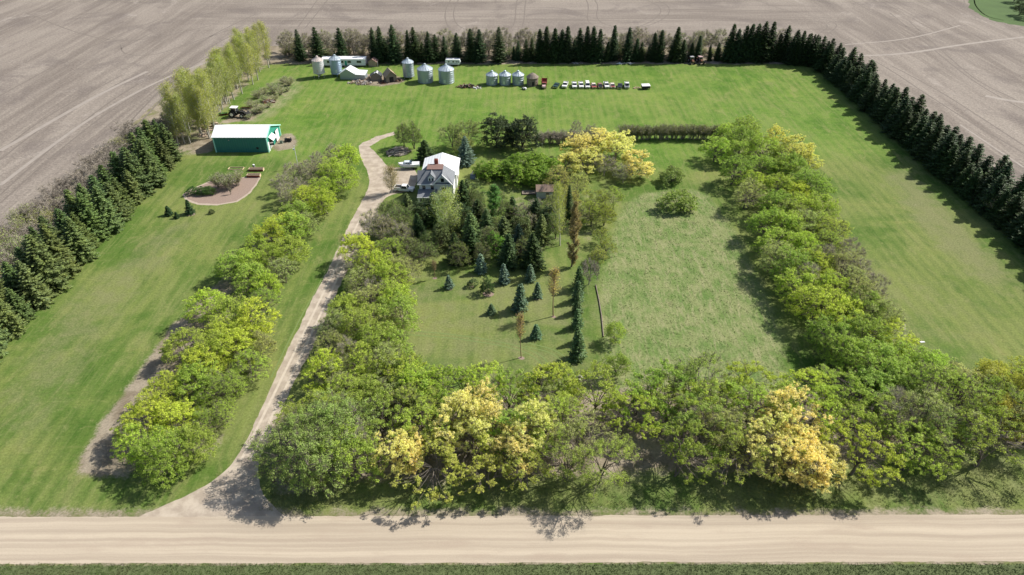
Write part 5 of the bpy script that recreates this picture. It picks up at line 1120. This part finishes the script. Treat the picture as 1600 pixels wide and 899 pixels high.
# farm tractors
def tractor(x, y_, rz, label, body, cabc, sc=1.0, name="farm_tractor", loader=False):
    t = thing(name, label, "tractor", (x, y_, 0), rz); t.scale = (sc,)*3
    m = MB(); m.prism([(-2.6, .9), (-.4, .9), (-.4, 1.75), (-2.3, 1.6), (-2.6, 1.4)], -.42, .42); m.box((0, .6, 1.0), (.8, 2.2, .7)); m.build("body", body, t)
    m = MB(); m.frus(-.75, .75, -.45, 1.15, 1.3, 2.65, .06, .1, .1); m.build("cab_glass", m_glass, t)
    m = MB(); m.box((0, .35, 2.72), (1.7, 1.9, .16)); [m.cyl((a*.72, q, 1.3), (a*.68, q, 2.68), .05, n=5) for a in (-1, 1) for q in (-.4, 1.1)]; m.build("cab_roof", cabc, t)
    for s in (-1, 1):
        for (yy, r, ww) in ((.9, .95, .5), (-1.9, .6, .35)):
            m = MB(); m.cyl((s*(.95-ww/2), yy, r), (s*(.95+ww/2), yy, r), r, n=18); wh = m.build("wheel", m_tire, t)
            m = MB(); m.cyl((s*(.95+ww/2-.03), yy, r), (s*(.95+ww/2+.03), yy, r), r*.5, n=12); m.build("rim", cabc, wh)
        m = MB(); m.box((s*.95, .9, 1.98), (.55, 1.5, .08)); m.build("fender", body, t)
    m = MB(); m.cyl((.3, -1.4, 1.6), (.3, -1.4, 2.6), .06, n=6); m.build("exhaust", m_darkin, t)
    lights(t, (-.25, .25), -2.62, 1.3)
    if loader:
        for s in (-1, 1):
            m = MB(); m.cyl((s*.7, .1, 1.6), (s*.7, -2.4, 2.3), .1, n=6); m.cyl((s*.7, -2.4, 2.3), (s*.7, -3.4, 1.2), .1, n=6); m.build("loader_arm", m_darkin, t)
        m = MB(); m.prism([(-4.0, .8), (-3.3, .7), (-3.2, 1.6), (-3.35, 1.6), (-3.45, .95), (-4.0, .95)], -1.1, 1.1); m.build("bucket", m_darkin, t)
    return t
x, y_ = U(370, 183); tractor(x, y_+.4, 1.45, "white-topped tractor with loader parked by the poplars behind shed", m_darkin, m_white, 1.3, loader=True)
x, y_ = U(349, 181); t = thing("disc_harrow", "green farm implement behind the tractor under the poplars", "implement", (x, y_, 0), .4)
m = MB(); [m.cyl((i*.35-1.4, -.1, .35), (i*.35-1.4, .1, .35), .35, n=12) for i in range(9)]; m.build("discs", m_rust, t); m = MB(); m.box((0, 0, .8), (3.2, .15, .15)); m.box((0, .8, .8), (3.2, .15, .15)); m.box((0, .9, .8), (.15, 2.6, .15)); m.build("frame", simple("green implement paint", (.05, .17, .06), .6), t)
x, y_ = U(385, 170.5); t = thing("harrow_bar", "rusty red harrow frame lying beyond the tractor", "implement", (x, y_, 0), -.1)
m = MB(); m.box((0, 0, .5), (4.2, .2, .2)); [m.box((i*.6-1.8, .5, .45), (.1, 1.2, .1)) for i in range(7)]; m.build("frame", m_rust, t); m = MB(); [m.cyl((i*.6-1.8, 1.0, .5), (i*.6-1.8, 1.1, 0), .04, n=5) for i in range(7)]; m.build("tines", m_darkin, t)
x, y_ = U(1082, 101.5); tractor(x, y_+2.5, .1, "left of two old tractors in shade under the back windbreak", m_rust, paint("grey cab", (.45, .45, .46)))
x, y_ = U(1095.5, 101.5); tractor(x, y_+2.5, .2, "right of two old tractors in shade, with a pinkish cab roof", m_rust, paint("pink cab", (.55, .38, .38)))
# boat on its trailer
x, y_ = U(640, 265.5); t = thing("cabin_boat", "pale blue-white cabin boat on a trailer beside the house", "boat", (x, y_+1, 0), 3.25)
secs = [(-3.1, 1.1, .75, 1.75), (-1.5, 1.2, .6, 1.75), (.5, 1.2, .6, 1.8), (2.0, .95, .7, 1.9), (3.0, .45, .95, 2.0), (3.5, .04, 1.6, 2.08)]
vs = []; fs = []
for xx, hw, zk, zg in secs: vs += [(xx, -hw, zg), (xx, -hw*.8, zk+.25), (xx, 0, zk), (xx, hw*.8, zk+.25), (xx, hw, zg)]
for i in range(len(secs)-1):
    for j in range(4): fs.append((i*5+j, i*5+j+1, i*5+6+j, i*5+5+j))
fs.append((0, 1, 2, 3, 4)); 
m = MB(); m.add(vs, fs); m.build("hull", m_bluehull, t)
m = MB(); dv = [(s[0], -s[1]*.97, s[3]-.04) for s in secs]+[(s[0], s[1]*.97, s[3]-.04) for s in secs[::-1]]; m.add(dv, [tuple(range(len(dv)))]); m.build("deck", m_white, t)
m = MB(); m.frus(-.9, 1.7, -.8, .8, 1.8, 2.45, .15, .12, .12); m.build("cabin", m_bluehull, t)
for q in (-.3, .35, .95):
    for s in (-1, 1): m = MB(); m.box((q, s*.79, 2.1), (.45, .1, .28)); m.build("cabin_window", m_glass, t)
m = MB(); m.slab((-.95, -.8, 2.45), (-.55, -.75, 2.95), (-.55, .75, 2.95), (-.95, .8, 2.45), .05); m.build("windscreen", m_glass, t)
m = MB(); m.box((-3.3, 0, 1.6), (.4, .45, .9)); m.build("outboard_motor", m_darkin, t)
m = MB(); [m.cyl((-2.9, s*.7, .5), (3.0, s*.25, .5), .06, n=6) for s in (-1, 1)]; m.cyl((3.0, 0, .5), (4.6, 0, .45), .06, n=6); [m.box((q, 0, .6), (.12, 1.8, .12)) for q in (-2, -.3, 1.6)]; m.build("trailer_frame", m_galv, t)
for s in (-1, 1): m = MB(); m.cyl((-1.2, s*1.0, .34), (-1.2, s*1.25, .34), .34, n=12); m.build("wheel", m_tire, t)
# white pickup on the pad
x, y_ = U(631, 302); 
t = car(631, 303, "pickup", pw, "white pickup parked on the gravel pad left of the house", "pickup", 1.42)
t.location = (x, y_+1.4, 0); t.scale = (1.1,)*3
# loader attachment / small machine at the shed door
x, y_ = U(451, 221); t = thing("skid_attachment", "small dark machine standing outside the green shed's open doors", "machine", (x, y_, 0), .2)
m = MB(); m.frus(-1.3, 1.1, -.7, .7, .3, 1.1, .15, .1, .1); m.build("body", m_darkin, t); m = MB(); m.box((.1, 0, 1.25), (.9, .9, .3)); m.build("hood", m_tan, t); wheels(t, (-.7, .7), (-.7, .7), .38, .25)
x, y_ = U(440, 224); t = thing("stacked_bags", "grey-green bundle beside the shed's far open door", "bundle", (x, y_, 0)); m = MB(); m.frus(-.5, .5, -.4, .4, 0, .9, .12, .1, .1); m.build("bundle", simple("grey-green canvas", (.2, .26, .2), .9), t); m = MB(); m.box((0, 0, .5), (1.05, .12, .95)); m.build("strap", m_wood, t)
# planters, frame, kettle post by the mulch bed
def planter(px, py, wx, wy, label, rz=.0):
    x, y_ = U(px, py); t = thing("raised_planter", label, "planter", (x, y_+wy/2, 0), rz); h = .75
    m = MB(); [m.box((0, s*wy/2, h/2), (wx, .1, h)) for s in (-1, 1)]; m.build("side_boards", m_redwood, t)
    m = MB(); [m.box((s*wx/2, 0, h/2), (.1, wy+.1, h)) for s in (-1, 1)]; m.build("end_boards", m_cedar, t)
    m = MB(); m.box((0, 0, h*.42), (wx-.1, wy-.1, h*.84-.02)); m.build("soil", m_earth, t)
    m = MB(); [m.box((0, s*wy/2, h+.03), (wx+.15, .18, .06)) for s in (-1, 1)]; m.build("cap_rail", m_cedar, t); return t
planter(400, 268, 4.5, 1.2, "farther of two reddish timber raised planters by the bed"); planter(396, 277.5, 4.0, 1.2, "nearer of two reddish timber raised planters by the bed")
x, y_ = U(369, 264); t = thing("planter_frame", "empty pale timber frame lying on grass behind the mulch bed", "timber frame", (x, y_, 0)); m = MB(); [m.box((0, s*.8, .12), (4.6, .12, .24)) for s in (-1, 1)]; m.build("long_boards", m_cedar, t); m = MB(); [m.box((s*2.3, 0, .12), (.12, 1.5, .24)) for s in (-1, 1)]; m.build("short_boards", m_cedar, t)
x, y_ = U(397, 262); t = thing("compost_bin", "dark grey compost bin standing behind the farther planter", "compost bin", (x, y_, 0)); m = MB(); m.lathe([(.42, 0), (.36, .8), (.30, .95)], 14); m.build("drum", simple("grey plastic", (.16, .17, .18), .6), t); m = MB(); m.lathe([(.34, .93), (.3, 1.05), (.02, 1.1)], 14); m.build("lid", m_white, t)
# pole and bird feeder near left row; covered barbecue in the yard
x, y_ = U(466, 262); t = thing("yard_pole", "thin white pole with a small lamp among bare trees", "pole", (x, y_, 0)); m = MB(); m.cyl((0, 0, 0), (0, 0, 7.5), .11, .08, n=8); m.build("pole", m_white, t); m = MB(); m.box((-.3, 0, 6.2), (.5, .25, .5)); m.build("lamp_head", m_white, t)
x, y_ = U(739, 279); t = thing("covered_barbecue", "dark blue-grey cover with pale top on grass right of house", "barbecue", (x, y_, 0)); m = MB(); m.frus(-.9, .9, -.7, .7, 0, 1.5, .2, .2, .2); m.build("cover", m_blue, t); m = MB(); m.frus(-.5, .5, -.35, .35, 1.5, 1.9, .2, .15, .15); m.cyl((0, 0, 1.85), (0, 0, 2.4), .1, n=6); m.build("top", m_concrete, t)
x, y_ = U(692, 378); t = thing("red_bench", "small reddish bench half hidden at the foot of the birch", "bench", (x+3, y_, 0)); m = MB(); m.box((0, 0, .45), (1.5, .4, .06)); m.build("seat", m_redwood, t); m = MB(); m.box((0, .2, .75), (1.5, .06, .4)); m.build("backrest", m_redwood, t)
for s in (-1, 1): m = MB(); m.box((s*.65, 0, .21), (.08, .38, .42)); m.build("leg", m_redwood, t)
x, y_ = U(719, 297); t = thing("flower_planter", "red-flowered planter at the house's right wall", "planter", (x, y_, 0)); m = MB(); m.lathe([(.35, 0), (.5, .6)], 12); m.build("pot", m_brown, t); m = MB(); m.lathe([(.48, .6), (.5, .9), (.02, 1.05)], 10); m.build("flowers", simple("dull red flowers", (.22, .05, .05), .9, var=.4, scale=9), t)
# lawn edging between lawn and meadow, mulch rings under young trees
t = thing("garden_edging", "long dark timber edging between mown lawn and rough meadow", "edging", (*U(931, 447), 0)); p0 = np.array(U(931, 447)); pts = [np.array(U(*q))-p0 for q in ((931, 447), (936, 470), (940, 495), (943, 527))]; m = MB()
for a, b_ in zip(pts[:-1], pts[1:]):
    d = b_-a; m.box(((a[0]+b_[0])/2, (a[1]+b_[1])/2, .15), (float(np.linalg.norm(d))-.05, .16, .3), math.atan2(d[1], d[0]))
m.build("boards", m_wood, t); m = MB(); [m.box((float(p[0])-.12, float(p[1]), .22), (.1, .1, .44)) for p in pts]; m.build("stakes", m_wood, t)
for i, (px, py, r) in enumerate([(763, 459, 1.25), (788, 443, .8), (702, 452, .7), (679, 435, .55), (840, 466, .8), (811, 486, .9), (768, 491, .5), (838, 529, .75), (814.6, 560, .6), (864.6, 495, .5), (298, 335, 1.1), (737, 449, .5)]):
    cx_, cy_ = U(px, py); sheet("mulch_ring", [(cx_+r*math.cos(a*.42)*1.1, cy_+r*math.sin(a*.42)*.9) for a in range(15)], .009, m_mulch, .3, .05, 50+i)
sheet("bare_patch", UP([(1392, 503), (1404, 498), (1416, 508), (1412, 516), (1400, 512)]), .009, m_pale, .4, .12, 71)
x, y_ = U(1441, 535); t = thing("white_board", "small white board lying on the grass right of the long row", "board", (x, y_, .02)); m = MB(); m.box((0, 0, .06), (1.0, .35, .08), .1); m.build("board", m_white, t); m = MB(); m.box((0, .3, .05), (.1, .3, .06)); m.build("batten", m_cedar, t)
print("objects", len(bpy.data.objects))
